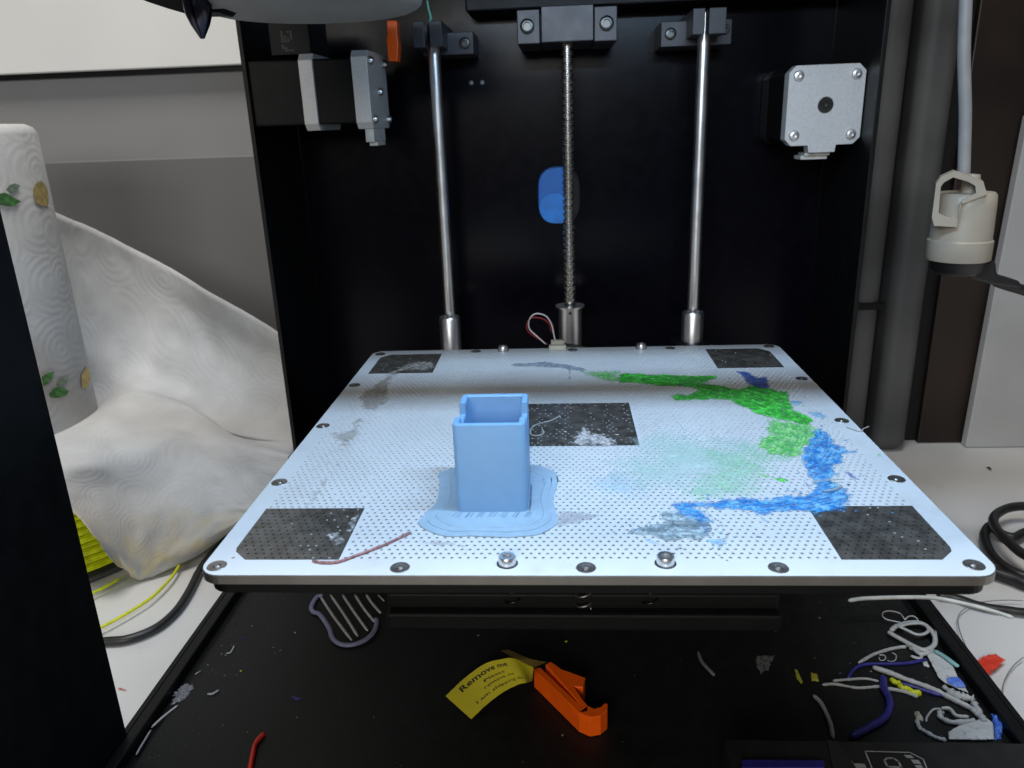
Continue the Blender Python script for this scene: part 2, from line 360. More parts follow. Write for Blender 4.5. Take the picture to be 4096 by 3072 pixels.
# socket screws, built once and shared
def capscrew(name,m,R=4.6,H=3.2):
    return [(R*0.62,-4),(R*0.62,0),(R,0),(R,H*.86),(R*.9,H),(R*.56,H),(R*.5,H*.35),(0.01,H*.3)]
def blk(name, lst, m, bev): 
    return boxes(name,lst,m,pr,bev)
cbk = blk("screw_bearing_block",[(-20.2,-8.6,430,475,300.2,316.2),(18.8,30.4,430,475,300.0,316.2),(-7.9,18.5,428.4,475,300.4,317.2),(-8.6,18.8,436,474.8,301,315)],anod,.5)
def cap_on(parent,x,y,z,R,m):
    V,F=lathed([(R,0.0),(R,-1.0),(R*.86,-1.3),(R*.55,-1.3),(R*.5,0.3),(0.01,0.3)],20,'y',(x,y,z),False); o=mk("socket_screw",V,F,m,parent,True,origin=(x,y,z)); sh(o); return o
blks=mat("black_oxide_steel",(.05,.048,.046),.28,.9)
ringm=mat("dark_screw_steel",(.09,.09,.085),.3,1.0)  # one even dark steel for the block and clamp screws
for x,z in ((-15.0,308.4),(25.0,308.2)): cap_on(cbk,x,429.6,z,3.6,ringm)
lcl = blk("rod_clamp",[(-73.0,-67.2,426,474.8,300.4,312.5),(-64.6,-58.2,426,474.8,300.4,312.5),(-72,-44.5,447,474.6,298,309)],anod,.4)
cap_on(lcl,-49.0,446.6,303.4,2.9,ringm)
rcl = blk("rod_clamp",[(67.4,73.4,426,474.8,300.8,312.8),(75.4,83.8,426,474.8,300.8,312.8),(54.4,91,447,474.6,297.4,309.6)],anod,.4)
cap_on(rcl,59.3,446.6,303.6,2.9,ringm); cap_on(rcl,87.2,446.6,304.6,2.5,blks)
# ---- left motor (axis along x) ----
lm = mk("stepper_motor",*[(lambda v,f:(v,f))(*boxd(XL/SIZE,-93.4,406.6,446,264.9,295.6))][0],mat("motor_black",(.0035,.0035,.0035),.5,spec=.2),pr,bevel=1.2)
lm["label"]="motor lying sideways on the left panel"
def octx(x0,x1,y0,y1,z0,z1,c,name,m,parent,bev=.3):
    P=[(0,y0+c,z0),(0,y1-c,z0),(0,y1,z0+c),(0,y1,z1-c),(0,y1-c,z1),(0,y0+c,z1),(0,y0,z1-c),(0,y0,z0+c)]
    return prism(name,P,x0,x1,m,parent,bev,'x')
octx(-127.4,-120.4,404.8,448,262.0,298.2,3.2,"motor_band",alu,lm)
octx(-101.0,-93.0,404.8,448,262.0,298.8,3.2,"end_cover",alu,lm)
boxes("cable_socket",[(-98,-93.6,409,436,255.5,262),(-97,-92.5,412,430,253.6,255.5)],mat("cream_connector",(.62,.62,.58),.5),lm,.3)
for y,z in ((409,294),(443,294.5),(409,266.5),(443,266.5),(426,280)):
    lathe("cover_screw",[(2.0,0),(2.0,1.2),(1.5,2.0),(0.01,2.1)],steel,lm,16,'x',(-92.9,y,z),cap=False)
# small label on the dark side panel above the left motor
tv=[];tf=[]
random.seed(3)
for col,(u0,u1) in enumerate(((0,4.3),(5.4,8.7))):
    for r_ in range(5):
        for c_ in range(3):
            if random.random()<.8:
                n=len(tv); z=306-(u0+ (u1-u0)*r_/5); y=372+c_*4.2; dz=(u1-u0)/5*.62
                tv+=[(XL+.15,y,z),(XL+.15,y+3.2,z),(XL+.15,y+3.2,z-dz),(XL+.15,y,z-dz)]; tf.append((n,n+1,n+2,n+3))
P0=[(-135.4,408.0,308.8),(-129.3,408.0,308.4),(-135.6,408.0,299.3),(-130.2,408.0,299.2)]
lx=[p[0] for p in P0]; 
tv=[];tf=[]
for r_ in range(9):
    if r_==5: continue
    for c_ in range(4):
        if random.random()<.85:
            n=len(tv); z=P0[0][2]-(P0[0][2]-P0[2][2])*r_/9; x=P0[0][0]+(P0[1][0]-P0[0][0])*c_/4; dz=(P0[0][2]-P0[2][2])/9*.7; dx=(P0[1][0]-P0[0][0])/4*.75
            tv+=[(x,407.9,z),(x+dx,407.9,z),(x+dx,407.9,z-dz),(x,407.9,z-dz)]; tf.append((n,n+1,n+2,n+3))
bl=box("limit_switch_case",P0[0][0]-6,P0[1][0]+8,408.1,440,297.9,316,blackpl,pr,.5)
mk("printed_marks",tv,tf,mat("grey_print",(.075,.075,.075),.6),bl)
# ---- right motor (axis along y, cover faces the room) ----
outl=[(118.2,420.0,284.3),(148.9,420.0,284.1),(151.9,420.0,281.3),(152.0,420.0,248.8),(148.6,420.0,246.2),(140.8,420.0,246.0),(140.2,420.0,242.6),(127.0,420.0,242.5),(125.7,420.0,246.1),(118.2,420.0,246.1),(114.7,420.0,249.4),(114.6,420.0,280.5)]
P=[(118.0,284.3),(148.6,284.3),(152.0,281.0),(152.0,249.6),(148.6,246.2),(140.6,246.1),(140.2,242.6),(127.2,242.6),(126.6,246.1),(118.0,246.1),(114.7,249.4),(114.7,280.9)]
rm=prism("stepper_motor",[(x*.985+2,0,z*.985+4) for x,z in P[:5]+P[9:]],428,460,mat("motor_black",(.01,.01,.01),.4),pr,.6,'y')
rm["label"]="motor at right with its square grey end cover facing forward"
cov=prism("end_cover",[(x,0,z) for x,z in P],420,428,alu,rm,.35,'y')
prism("back_cover",[(x*1.0+.2,0,z) for x,z in P[:5]+P[9:]],460,474.6,mat("dark_cast_metal",(.09,.09,.09),.3,.8),rm,1.0,'y')
lathe("shaft_recess",[(4.0,-.06),(4.0,-.35),(3.7,-.4),(3.6,-.06)],steeld,rm,28,'y',(133.4,420,265.4),cap=False)
lathe("shaft_end",[(3.7,-.07),(1.9,-.08),(1.6,-.5),(0.8,-.55),(0.01,-.3)],mat("dark_bore",(.06,.058,.055),.3,.6),rm,28,'y',(133.4,420,265.4),cap=False)
for x,z in ((119.3,279.4),(147.3,279.4),(119.2,251.2),(147.2,251.0)):
    lathe("cover_screw",[(2.75,-.02),(2.75,-.5),(2.2,-1.4),(1.1,-1.6),(1.0,-.8),(0.01,-.7)],steel,rm,20,'y',(x,420,z),cap=False)
boxes("cable_socket",[(126.6,139.2,424,436,240.9,242.4),(125.2,138.6,426,438,239.0,241.0)],mat("cream_connector",(.62,.62,.58),.5),rm,.2)
SIZE, DROP = 1.0, 0.0
# ---- print head ----
hd=lathe("print_head",[(0.01,300.9),(38.0,301.3),(40.2,302.2),(41.6,303.4),(44.0,315),(42,330),(0.01,330)],mat("pale_grey_shroud",(.24,.24,.235),.55,var=.05,vscale=60),pr,64,'z',(-93.5,325,4.2),cap=False)
hd.scale=(1,0.95,1)
box("head_plate",-148,-52,290,372,334.5,337,black,hd,.5)
nz=lathe("hot_nozzle",[(0.01,295.0),(0.8,295.1),(1.4,296.2),(3.3,299.6),(4.6,303.0),(5.1,306),(5.3,318)],mat("dark_nozzle_steel",(.05,.05,.07),.18,1.0),pr,24,'z',(-128.6,300,0),cap=False)
prism("nozzle_guard",[(-152.1,306.0,313.2),(-152.7,306.0,310.1),(-148.9,306.0,308.6),(-142.6,306.0,306.4),(-136.7,306.0,304.6),(-126.0,306.0,304.3),(-123.0,306.0,304.0),(-120.1,306.0,306.5),(-119.2,306.0,311.8)],306,318,blackpl,pr,.6,"y")
box("head_label",-66,-52.5,284.6,286,309.0,318,mat("lilac_sticker",(.42,.40,.60),.5),pr,.3)
SIZE, DROP = 1.125, 32.75
prism("belt_clip",[(-86.3,428.0,313.9),(-81.2,428.0,313.7),(-81.5,428.0,306.8),(-81.3,428.0,301.6),(-82.4,428.0,294.5),(-86.9,428.0,294.6),(-87.2,428.0,298.0),(-87.3,428.0,304.4),(-86.7,428.0,307.6)],428,436,orange,pr,.5,"y")
SIZE, DROP = 1.0, 0.0
tube("green_tie",[(-50.1,330.0,308.5),(-49.8,330.0,305.7),(-49.0,330.0,301.8),(-49.8,330.0,301.1)],0.5,mat("green_plastic",(.02,.13,.08),.5),pr,n=6)
# ---- front control housing with the card slot ----
fh=boxes("control_housing",[(54.5,XR-1,70,219.2,37,57)],mat("housing_black",(.012,.012,.012),.45,bump=.2,bscale=1500),pr,.8)
prism("slot_cover",[(p[0],p[1],0) for p in [(89.1,218.9,57.2),(92.2,218.1,57.2),(94.6,206.3,57.2),(86.7,204.1,57.2)]],57,57.5,mat("housing_black2",(.02,.02,.02),.35),fh)
gpr=mat("grey_screen_print",(.34,.34,.34),.6,var=.05)
def flatline(pts,w):
    V=[];F=[]
    for a,b in zip(pts[:-1],pts[1:]):
        a=Vector(a);b=Vector(b); d=(b-a); d.z=0; nn=Vector((-d.y,d.x,0)).normalized()*w/2; e=d.normalized()*w*.4; n=len(V)
        V+=[tuple(a-nn-e),tuple(b-nn+e),tuple(b+nn+e),tuple(a+nn-e)]; F.append((n,n+1,n+2,n+3))
    return V,F
def joinvf(L):
    V=[];F=[]
    for v,f in L:
        n=len(V); V+=v; F+=[tuple(i+n for i in q) for q in f]
    return V,F
z_=57.06
lines=[]
A=[(99.7,205.1,57.0),(100.3,214.3,57.0),(114.8,214.1,57.0),(118.0,211.2,57.0),(117.1,205.5,57.0)]; lines.append(flatline([(p[0],p[1],z_) for p in A],.45))
A=[(105.1,207.8,57.0),(105.1,210.4,57.0),(106.5,211.5,57.0),(108.5,211.4,57.0),(109.5,210.0,57.0),(109.4,207.6,57.0),(105.1,207.8,57.0)]; lines.append(flatline([(p[0],p[1],z_+.02) for p in A],.7))
for q in ( [(112.4,213.0,57.0),(114.7,212.9,57.0),(115.2,211.6,57.0),(112.8,211.6,57.0)], [(113.8,211.0,57.0),(116.2,210.8,57.0),(116.5,209.1,57.0),(114.0,209.3,57.0)], [(113.9,208.6,57.0),(116.3,208.7,57.0),(116.3,207.3,57.0),(114.3,207.5,57.0)], [(92.0,208.1,57.0),(94.7,210.1,57.0),(94.3,209.0,57.0),(98.1,208.8,57.0),(98.1,207.1,57.0),(92.0,206.7,57.0)]):
    lines.append(([(p[0],p[1],z_+.04) for p in q],[tuple(range(len(q)))]))
mk("card_symbol",*joinvf(lines),gpr,fh)
bb=[(57.9,208.4,58.0),(84.8,208.8,58.0),(84.0,205.5,58.0),(57.1,204.7,58.0)]
prism("blue_strip",[(p[0],p[1],0) for p in bb],57.3,58.6,mat("navy_plastic",(.022,.018,.20),.45),fh,.3)
# under-bed carriage
boxes("bed_carriage",[(-60,70,222,420,106,113.2),(-60,70,218,224,101.5,108)],mat("carriage_black",(.006,.006,.006),.6,spec=.2,bump=.3,bscale=1200),pr,1)
def coil(cx,cy,z0,z1,R,turns,r):
    return [(cx+R*math.cos(t*2*math.pi),cy+R*math.sin(t*2*math.pi),z0+(z1-z0)*t/turns) for t in np.linspace(0,turns,int(turns*10))]
for x,y in ((-17.7,223),(6,221),(28,223)):
    tube("levelling_spring",coil(x,y,108,142,2.6,9,.5),.45,steeld if x==6 else blks,pr,n=5,smooth=2)

# ================================================================== BUILD PLATE
PX0,PX1,PY0,PY1=-101.3,112.8,178.7,398.0
def rrect(x0,x1,y0,y1,r,n=7):
    L=[]
    for cx,cy,a0 in ((x1-r,y0+r,-90),(x1-r,y1-r,0),(x0+r,y1-r,90),(x0+r,y0+r,180)):
        for i in range(n+1):
            a=math.radians(a0+90*i/n); L.append((cx+r*math.cos(a),cy+r*math.sin(a)))
    return L
RX0,RX1=-95.2,105.6; NR=93; RY0=186.8; PIT=(390.7-RY0)/NR; RY1=390.7; CA=2.32
out=rrect(PX0,PX1,PY0,PY1,6.5)
def platebody():
    V=[];F=[];n=len(out); M=[]
    ch=rrect(PX0+.25,PX1-.25,PY0+.25,PY1-.25,6.3)
    rings=[[(min(max(x,RX0),RX1),min(max(y,RY0),RY1),BZ) for x,y in out],[(x,y,BZ) for x,y in ch],[(x,y,BZ-.25) for x,y in out],[(x,y,BZ-2.75) for x,y in out]]
    for R in rings: V+=R
    for i in range(n):
        j=(i+1)%n
        for k in range(3):
            F.append((k*n+i,k*n+j,(k+1)*n+j,(k+1)*n+i)); M.append(0 if k==0 else 1)
    F.append(tuple(3*n+i for i in range(n))[::-1]); M.append(1)
    for i in range(4): V.append([(RX0-1,RY0-1,BZ-.9),(RX1+1,RY0-1,BZ-.9),(RX1+1,RY1+1,BZ-.9),(RX0-1,RY1+1,BZ-.9)][i])
    q=len(V)-4; F.append((q,q+1,q+2,q+3)); M.append(2)
    return mk("build_plate",V,F,None,pr,mats=[white,aluedge,under],midx=M)
plate=platebody()
plate["label"]="white perforated build plate with bolted rim"
hb=rrect(PX0+2,PX1-2,PY0+1.2,PY1-2,6)
prism("heater_board",[(x,y,0) for x,y in hb],BZ-6.2,BZ-2.78,blackpl,plate,.4)
# perforated field
def seg_rows():
    """per row: list of (xa_bottom, xa_top, xb_bottom, xb_top, material)"""
    rows=[]
    for r in range(NR):
        y0=RY0+r*PIT; y1=y0+PIT; L=[]
        def cf(y,c=5.0):
            d=max(0,RY0+c-y) if y<RY0+40 else max(0,y-(RY1-c)); return d
        if r<14 or r>=78:
            L=[(RX0,RX0,RX0+cf(y0),RX0+cf(y1),0),(RX0+cf(y0),RX0+cf(y1),-63.2,-63.2,1),(-63.2,-63.2,74.3,74.3,0),(74.3,74.3,RX1-cf(y0),RX1-cf(y1),2),(RX1-cf(y0),RX1-cf(y1),RX1,RX1,0)]
            L=[s+(r,) if 0 else s for s in L if max(s[2],s[3])-min(s[0],s[1])>1e-3]
        elif 36<=r<57: L=[(RX0,RX0,-17.2,-17.2,0),(-17.2,-17.2,28.2,28.2,5),(28.2,28.2,RX1,RX1,0)]
        else: L=[(RX0,RX0,RX1,RX1,0)]
        rows.append((y0,y1,r,L))
    return rows
N8=8
G={k:([],[]) for k in ('w','p0','p1','p2','p3','p4')}; dots=([],[])
def addcell(dst,cx,cy,hx,hy,rh):
    V,F=dst; n=len(V)
    sq=[(-hx,-hy),(0,-hy),(hx,-hy),(hx,0),(hx,hy),(0,hy),(-hx,hy),(-hx,0)]
    for x,y in sq: V.append((cx+x,cy+y,BZ))
    for k in range(8):
        a=math.radians(225+45*k); V.append((cx+rh*math.cos(a),cy+rh*math.sin(a),BZ))
    for k in range(8):
        a=math.radians(225+45*k); V.append((cx+rh*math.cos(a),cy+rh*math.sin(a),BZ-.85))
    for k in range(8):
        l=(k+1)%8; F.append((n+k,n+l,n+8+l,n+8+k)); F.append((n+8+k,n+8+l,n+16+l,n+16+k))
def addquad(dst,x0b,x0t,x1b,x1t,y0,y1):
    if max(x1b-x0b,x1t-x0t)<1e-4: return
    V,F=dst; n=len(V); V+=[(x0b,y0,BZ),(x1b,y0,BZ),(x1t,y1,BZ),(x0t,y1,BZ)]
    F.append((n,n+1,n+2,n+3))
caps=[(-15.7,185.1),(27.2,185.2),(-31.0,394.9),(41.8,394.7)]
for y0,y1,r,L in seg_rows():
    cy=(y0+y1)/2; ph=(r%2)*CA/2
    for xab,xat,xbb,xbt,mt in L:
        key='w'
        if mt==1: key='p0' if r<14 else 'p2'
        if mt==2: key='p1' if r<14 else 'p3'
        if mt==5: key='p4'
        dst=G[key]; lo=max(xab,xat); hi=min(xbb,xbt)
        k0=math.ceil((lo-(RX0+ph))/CA-1e-6); k1=math.floor((hi-(RX0+ph))/CA+1e-6)
        if k1<=k0: addquad(dst,xab,xat,xbb,xbt,y0,y1); continue
        s0=RX0+ph+k0*CA; s1=RX0+ph+k1*CA
        addquad(dst,xab,xat,s0,s0,y0,y1); addquad(dst,s1,s1,xbb,xbt,y0,y1)
        for k in range(k0,k1):
            cx=RX0+ph+(k+.5)*CA; near=any(math.hypot(cx-a,cy-b)<5.6 for a,b in caps)
            if near or random.random()<.012: addquad(dst,cx-CA/2,cx-CA/2,cx+CA/2,cx+CA/2,y0,y1); continue
            addcell(dst,cx,cy,CA/2,PIT/2,.50 if key=="w" else .36)
            pf=.55 if key=='p4' else (.22 if (key=='p0' and cx>-76) else (.03 if key[0]=='p' else 0))
            if key=='p4' and int(cx/4.1)%2: pf=.2
            if random.random()<pf:
                V,F=dots; n=len(V); V+=[(cx+.40*math.cos(a),cy+.40*math.sin(a),BZ-.02) for a in np.linspace(0,2*math.pi,7)[:-1]]; V.append((cx,cy,BZ+.12)); F+= [(n+i,n+(i+1)%6,n+6) for i in range(6)]
o=mk("perforated_surface",G['w'][0],G['w'][1],white,plate); o["kind"]="stuff"
for k,lab in (('p0','bare dark corner square, front left'),('p1','bare dark corner square, front right'),('p2','bare dark corner square, back left'),('p3','bare dark corner square, back right'),('p4','bare dark square in the middle of the plate')):
    o=mk("bare_patch",G[k][0],G[k][1],patchm,plate); o["label"]=lab
o=mk("plugged_holes",dots[0],dots[1],mat("pale_plug",(.45,.45,.46),.5),plate); o["kind"]="stuff"
# rim screws
V,F=lathed([(2.75,.0),(2.6,.16),(1.3,.10),(1.1,.04),(.8,.34),(.4,.46),(.01,.48)],20,'z',(0,0,0),False)
V=np.array(V)
first=None
for x,y in [(-97.0,183.6),(-45.1,182.8),(5.7,182.8),(56.6,182.8),(107.4,184.2),(-97.6,236.6),(-97.6,288.9),(-97.6,340.5),(-96.6,391.9),(-45.5,394.0),(5.8,393.6),(56.8,393.8),(107.4,393.9),(108.6,340.4),(108.6,288.2),(108.4,236.0)]:
    if first is None:
        first=mk("rim_screw",V+np.array((x,y,BZ+.02)),F,steeld,plate,True,origin=(x,y,BZ+.02)); sh(first,25)
    else: inst(first,(x,y,BZ+.02),plate,(0,0,random.random()*3))
hexp=[(2.4,-.3),(2.45,1.9),(2.2,2.35),(1.25,2.35),(1.15,.9),(.01,.8)]
V,F=lathed(hexp,24,'z',(0,0,0),False); V=np.array(V); first=None
for x,y in [(-15.7,184.9),(27.2,185.0),(-31.0,394.9),(41.8,394.7)]:
    if first is None: first=mk("socket_screw",V+np.array((x,y,BZ+.1)),F,steel,plate,True,origin=(x,y,BZ+.1)); sh(first)
    else: inst(first,(x,y,BZ+.1),plate)
    lathe("screw_well",[(2.45,.03),(2.95,.03)],under,plate,24,'z',(x,y,BZ),cap=False)
# sensor connector and wires at the back edge
boxes("wire_connector",[(-6.6,2.4,393.2,397,BZ+.05,BZ+2.6),(-5.6,1.4,396,399,BZ+.05,BZ+4.6)],mat("ivory_connector",(.50,.50,.42),.5),plate,.3)
tube("white_wire",[(-8.2,398.0,149.9),(-13.3,398.0,154.8),(-16.8,398.0,158.6),(-17.0,398.0,163.1),(-14.4,398.0,166.3),(-10.8,398.0,166.6),(-7.3,398.0,164.7),(-4.9,398.0,160.2),(-3.8,398.0,154.3),(-2.9,398.0,150.5)],.42,mat("white_wire",(.7,.7,.7),.4),plate,n=8)
tube("red_wire",[(-7.3,400.0,149.3),(-13.0,400.0,153.0),(-17.3,400.0,156.3),(-18.4,400.0,159.3),(-17.4,400.0,162.6),(-14.9,400.0,164.2),(-9.9,400.0,163.5),(-6.3,400.0,160.5),(-5.3,400.0,156.0)],.42,mat("dark_red_wire",(.30,.012,.012),.4),plate,n=8)
tube("black_wire",[(-3.3,401.0,148.9),(-4.0,401.0,150.5),(-2.2,401.0,151.2),(1.8,401.0,148.9),(6.9,401.0,148.0),(13.4,401.0,146.8)],.8,rubber,plate,n=8)

# ================================================================== PRINTED BOX
pb=thing("printed_box","light blue square printed box with notched side walls on its wavy brim","printed box",(-22,227,BZ))
def printed_body():
    x0,x1,y0,y1,z0=-33.1,-11.2,213.4,241.6,BZ+.35; t=2.0; zt=BZ+29.6; zn=zt-3.6; n0,n1=219.8,232.0
    bm=bmesh.new()
    def bx(a,b,c,d,e,f):
        v,fc=boxd(a,b,c,d,e,f); vs=[bm.verts.new(p) for p in v]
        for q in fc: bm.faces.new([vs[i] for i in q])
    # one outer shell as a grid-welded ring: outline columns
    outer=rrect(x0,x1,y0,y1,1.6,4); inner=rrect(x0+t,x1-t,y0+t,y1-t,.9,4)
    # insert notch breakpoints on the straight sides
    def ins(L,xs):
        R=[];n=len(L)
        for i in range(n):
            a=L[i];b=L[(i+1)%n]; R.append(a)
            if abs(a[0]-b[0])<1e-6 and abs(a[1]-b[1])>5:
                ys=[n0,n0,n1,n1] if b[1]>a[1] else [n1,n1,n0,n0]
                R+=[(a[0],q) for q in ys]
        return R
    O=ins(outer,0); I=ins(inner,0); n=len(O); hs=[]
    for i in range(n):
        x,y=O[i]; hs.append(zt)
    # mark notch columns: the inner pair of each four inserted points
    i=0
    while i<n:
        if i+3<n and abs(O[i][0]-O[i+1][0])<1e-6 and abs(O[i][1]-O[i+1][1])<1e-6:
            hs[i+1]=zn; hs[i+2]=zn; i+=4
        else: i+=1
    b=.45
    def ring(L,zs): return [bm.verts.new((p[0],p[1],z)) for p,z in zip(L,zs)]
    ctr=((x0+x1)/2,(y0+y1)/2)
    def off(L,d): return [(ctr[0]+(p[0]-ctr[0])*(1-d/10.9),ctr[1]+(p[1]-ctr[1])*(1-d/14.1)) for p in L]
    R=[ring(O,[z0]*n),ring(O,[h-b for h in hs]),ring(off(O,.14),[h-.12 for h in hs]),ring(off(O,b),hs),ring(off(I,-b),hs),ring(I,[h-b for h in hs]),ring(I,[z0+1.5]*n)]
    for k in range(len(R)-1):
        for i in range(n):
            j=(i+1)%n
            try: bm.faces.new((R[k][i],R[k][j],R[k+1][j],R[k+1][i]))
            except Exception: pass
    bm.faces.new(R[-1]); 
    me=bpy.data.meshes.new("x"); bm.to_mesh(me); V=[tuple(v.co) for v in me.vertices]; F=[tuple(p.vertices) for p in me.polygons]; bm.free(); bpy.data.meshes.remove(me)
    return V,F
V,F=printed_body()
m=bluepl.copy(); m.name="layered_blue_plastic"; nt=m.node_tree; b=nt.nodes["Principled BSDF"]
wv=nt.nodes.new("ShaderNodeTexWave"); wv.bands_direction='Z'; wv.inputs["Scale"].default_value=1100; wv.inputs["Distortion"].default_value=.3
tc=nt.nodes.new("ShaderNodeTexCoord"); nt.links.new(tc.outputs["Object"],wv.inputs["Vector"]); bp=nt.nodes.new("ShaderNodeBump"); bp.inputs["Strength"].default_value=.25; bp.inputs["Distance"].default_value=.0002
nt.links.new(wv.outputs["Fac"],bp.inputs["Height"]); nt.links.new(bp.outputs[0],b.inputs["Normal"])
bo=mk("box_walls",V,F,m,pb,True,origin=(-22,224,BZ)); sh(bo,35)
brimpts = [(-42.4,237.7,148.1),(-41.2,231.5,148.1),(-40.9,223.6,148.1),(-41.5,218.0,148.1),(-43.1,212.6,148.1),(-44.0,207.5,148.1),(-41.2,203.2,148.1),(-37.8,200.7,148.1),(-32.9,199.1,148.1),(-26.2,199.4,148.1)] + [(-18.4,198.6,148.1),(-12.1,199.1,148.1),(-7.0,200.6,148.1),(-3.7,203.9,148.1),(-1.9,207.6,148.1),(-2.6,214.9,148.1),(-3.3,222.2,148.1),(-2.7,229.0,148.1),(-1.7,235.0,148.1),(-2.3,240.3,148.1)] + [(-2.2,234.0,148.1),(-1.8,238.2,148.1),(-4.0,243.4,148.1),(-7.9,247.4,148.1),(-11.7,248.6,148.1),(-20.4,250.1,148.1),(-34.6,248.0,148.1),(-37.8,246.6,148.1),(-41.8,244.0,148.1),(-43.2,241.0,148.1)]
bp_=[(q[0]+1.1*float(fbm(np.array(i*.23),np.array(2.5))),q[1]+1.3*float(fbm(np.array(i*.21),np.array(7.5))),q[2]) for i,q in enumerate(crom(brimpts,5,True))]
brimm=mat("thin_blue_layer",(0.37,0.51,0.63),.45,var=.04,vscale=250,bump=.1,bscale=2500)
prism("brim",bp_,BZ+.05,BZ+.42,brimm,pb,.12)
# raised bead inside the brim edge and the scratch-like gaps of the raft lines
cx,cy=-22,224
inner=[(cx+(x-cx)*.78,cy+(y-cy)*.80,BZ+.62) for x,y,z in bp_[::3]]
prism("brim_layer",[(cx+(x-cx)*.90+.5*float(fbm(np.array(i*.4),np.array(1.5))),cy+(y-cy)*.90,0) for i,(x,y,z) in enumerate(bp_)],BZ+.44,BZ+.62,brimm,pb,.08)
tube("brim_bead",inner,.26,brimm,pb,n=5,closed=True,smooth=2,flat=.6)
gl=[]
for i in range(34):
    x=-33+24*i/33+random.uniform(-.3,.3)
    if i%5<3: gl.append(flatline([(x,213.2,BZ+.66),(x-1.0,210.6-random.random()*1.2,BZ+.66)],.16))
for i in range(20):
    y=214+18*i/19; gl.append(flatline([(-10.9,y+1.5,BZ+.66),(-10.2-random.random()*.4,y-1.5,BZ+.66)],.13))
gg=mk("raft_gaps",*joinvf(gl),mat("gap_blue",(.03,.07,.16),.6),pb); gg["kind"]="stuff"

# ================================================================== STUCK RESIDUES
green=filmmat("green_residue",(.02,.28,.02),(.12,.78,.10),.42,.97,(.04,.50,.04),260)
greenl=filmmat("pale_green_residue",(.05,.50,.08),(.38,.78,.32),.45,.85,(.20,.66,.17),180)
bluer=filmmat("blue_residue",(.015,.15,.52),(.24,.54,.80),.35,.95,(.06,.32,.70),230)
dblue=filmmat("dark_blue_residue",(.01,.03,.28),(.10,.20,.60),.35,.9,None,220)
greyr=filmmat("grey_residue",(.13,.19,.22),(.45,.56,.60),.5,.82,(.26,.34,.38),200)
lblue=filmmat("pale_blue_residue",(.14,.42,.70),(.40,.65,.80),.5,.75,None,220)
beige=filmmat("clear_glue_residue",(.34,.31,.26),(.60,.57,.52),.25,.60,None,160)
hazeg=filmmat("green_stain",(.30,.68,.36),(.50,.80,.58),.6,.75,None,60)
hazeb=filmmat("blue_stain",(.48,.66,.78),(.62,.78,.86),.6,.45,None,60)
scab=filmmat("white_scab",(.34,.33,.33),(.66,.64,.63),.6,.95,None,300)
smud=filmmat("grey_smudge_film",(.16,.20,.27),(.36,.42,.50),.5,.60,None,120)
RG="plastic residue stuck on the build plate"
film("plastic_residue",[[(26.6,349.2,147.8),(30.0,352.1,147.8),(40.0,349.7,147.8),(58.4,346.4,147.8),(70.8,346.2,147.8),(70.5,341.4,147.8),(63.4,335.9,147.8),(72.0,330.7,147.8),(77.5,325.9,147.8),(82.9,331.6,147.8),(91.9,325.3,147.8),(96.7,321.5,147.8),(95.0,311.3,147.8),(93.4,301.6,147.8),(96.4,295.3,147.8),(97.4,289.3,147.8),(93.8,283.0,147.8),(90.2,286.4,147.8),(84.2,291.2,147.8),(78.5,295.9,147.8),(74.2,305.5,147.8),(71.1,312.2,147.8),(64.9,315.0,147.8),(58.4,314.0,147.8),(52.2,314.3,147.8),(48.1,313.6,147.8),(47.5,319.7,147.8),(50.4,321.3,147.8),(54.2,319.7,147.8),(60.6,326.6,147.8),(55.9,330.5,147.8),(44.2,332.9,147.8),(35.6,337.1,147.8),(26.5,338.5,147.8)]],green,"long dark green band of dried plastic curving round the back right of the plate","plastic residue",1.6,.3,grow=.7,group=RG,hmax=.55)
film("plastic_residue",[[(82.8,289.8,147.8),(89.9,285.2,147.8),(94.3,283.0,147.8),(95.0,276.8,147.8),(91.1,269.0,147.8),(87.1,262.8,147.8),(84.5,258.0,147.8),(81.2,254.5,147.8),(77.2,255.2,147.8),(73.2,258.2,147.8),(72.2,265.6,147.8),(74.4,270.7,147.8),(78.5,273.2,147.8),(78.6,281.3,147.8)]],greenl,"bright pale green blob of plastic between the green band and the blue trail","plastic residue",2.4,.35,grow=1.2,group=RG,hmax=.8)
film("plastic_residue",[[(68.9,237.4,147.8),(71.6,237.9,147.8),(73.8,236.3,147.8),(73.6,233.6,147.8),(70.6,233.9,147.8)]],green,"small separate green dab on the right half of the plate","plastic residue",.8,.5,res=.3,group=RG,hmax=.4)
film("plastic_residue",[[(61.9,241.7,147.8),(67.0,242.3,147.8),(70.2,237.4,147.8),(66.2,237.3,147.8)], [(40.5,223.7,147.8),(44.9,224.5,147.8),(45.2,221.5,147.8),(41.3,221.0,147.8)]],greenl,["faint green streak left of the small separate green dab","faint green streak just behind the left part of the blue trail"],"plastic residue",1.4,.5,res=.35,group=RG,hmax=.15,soft=3)
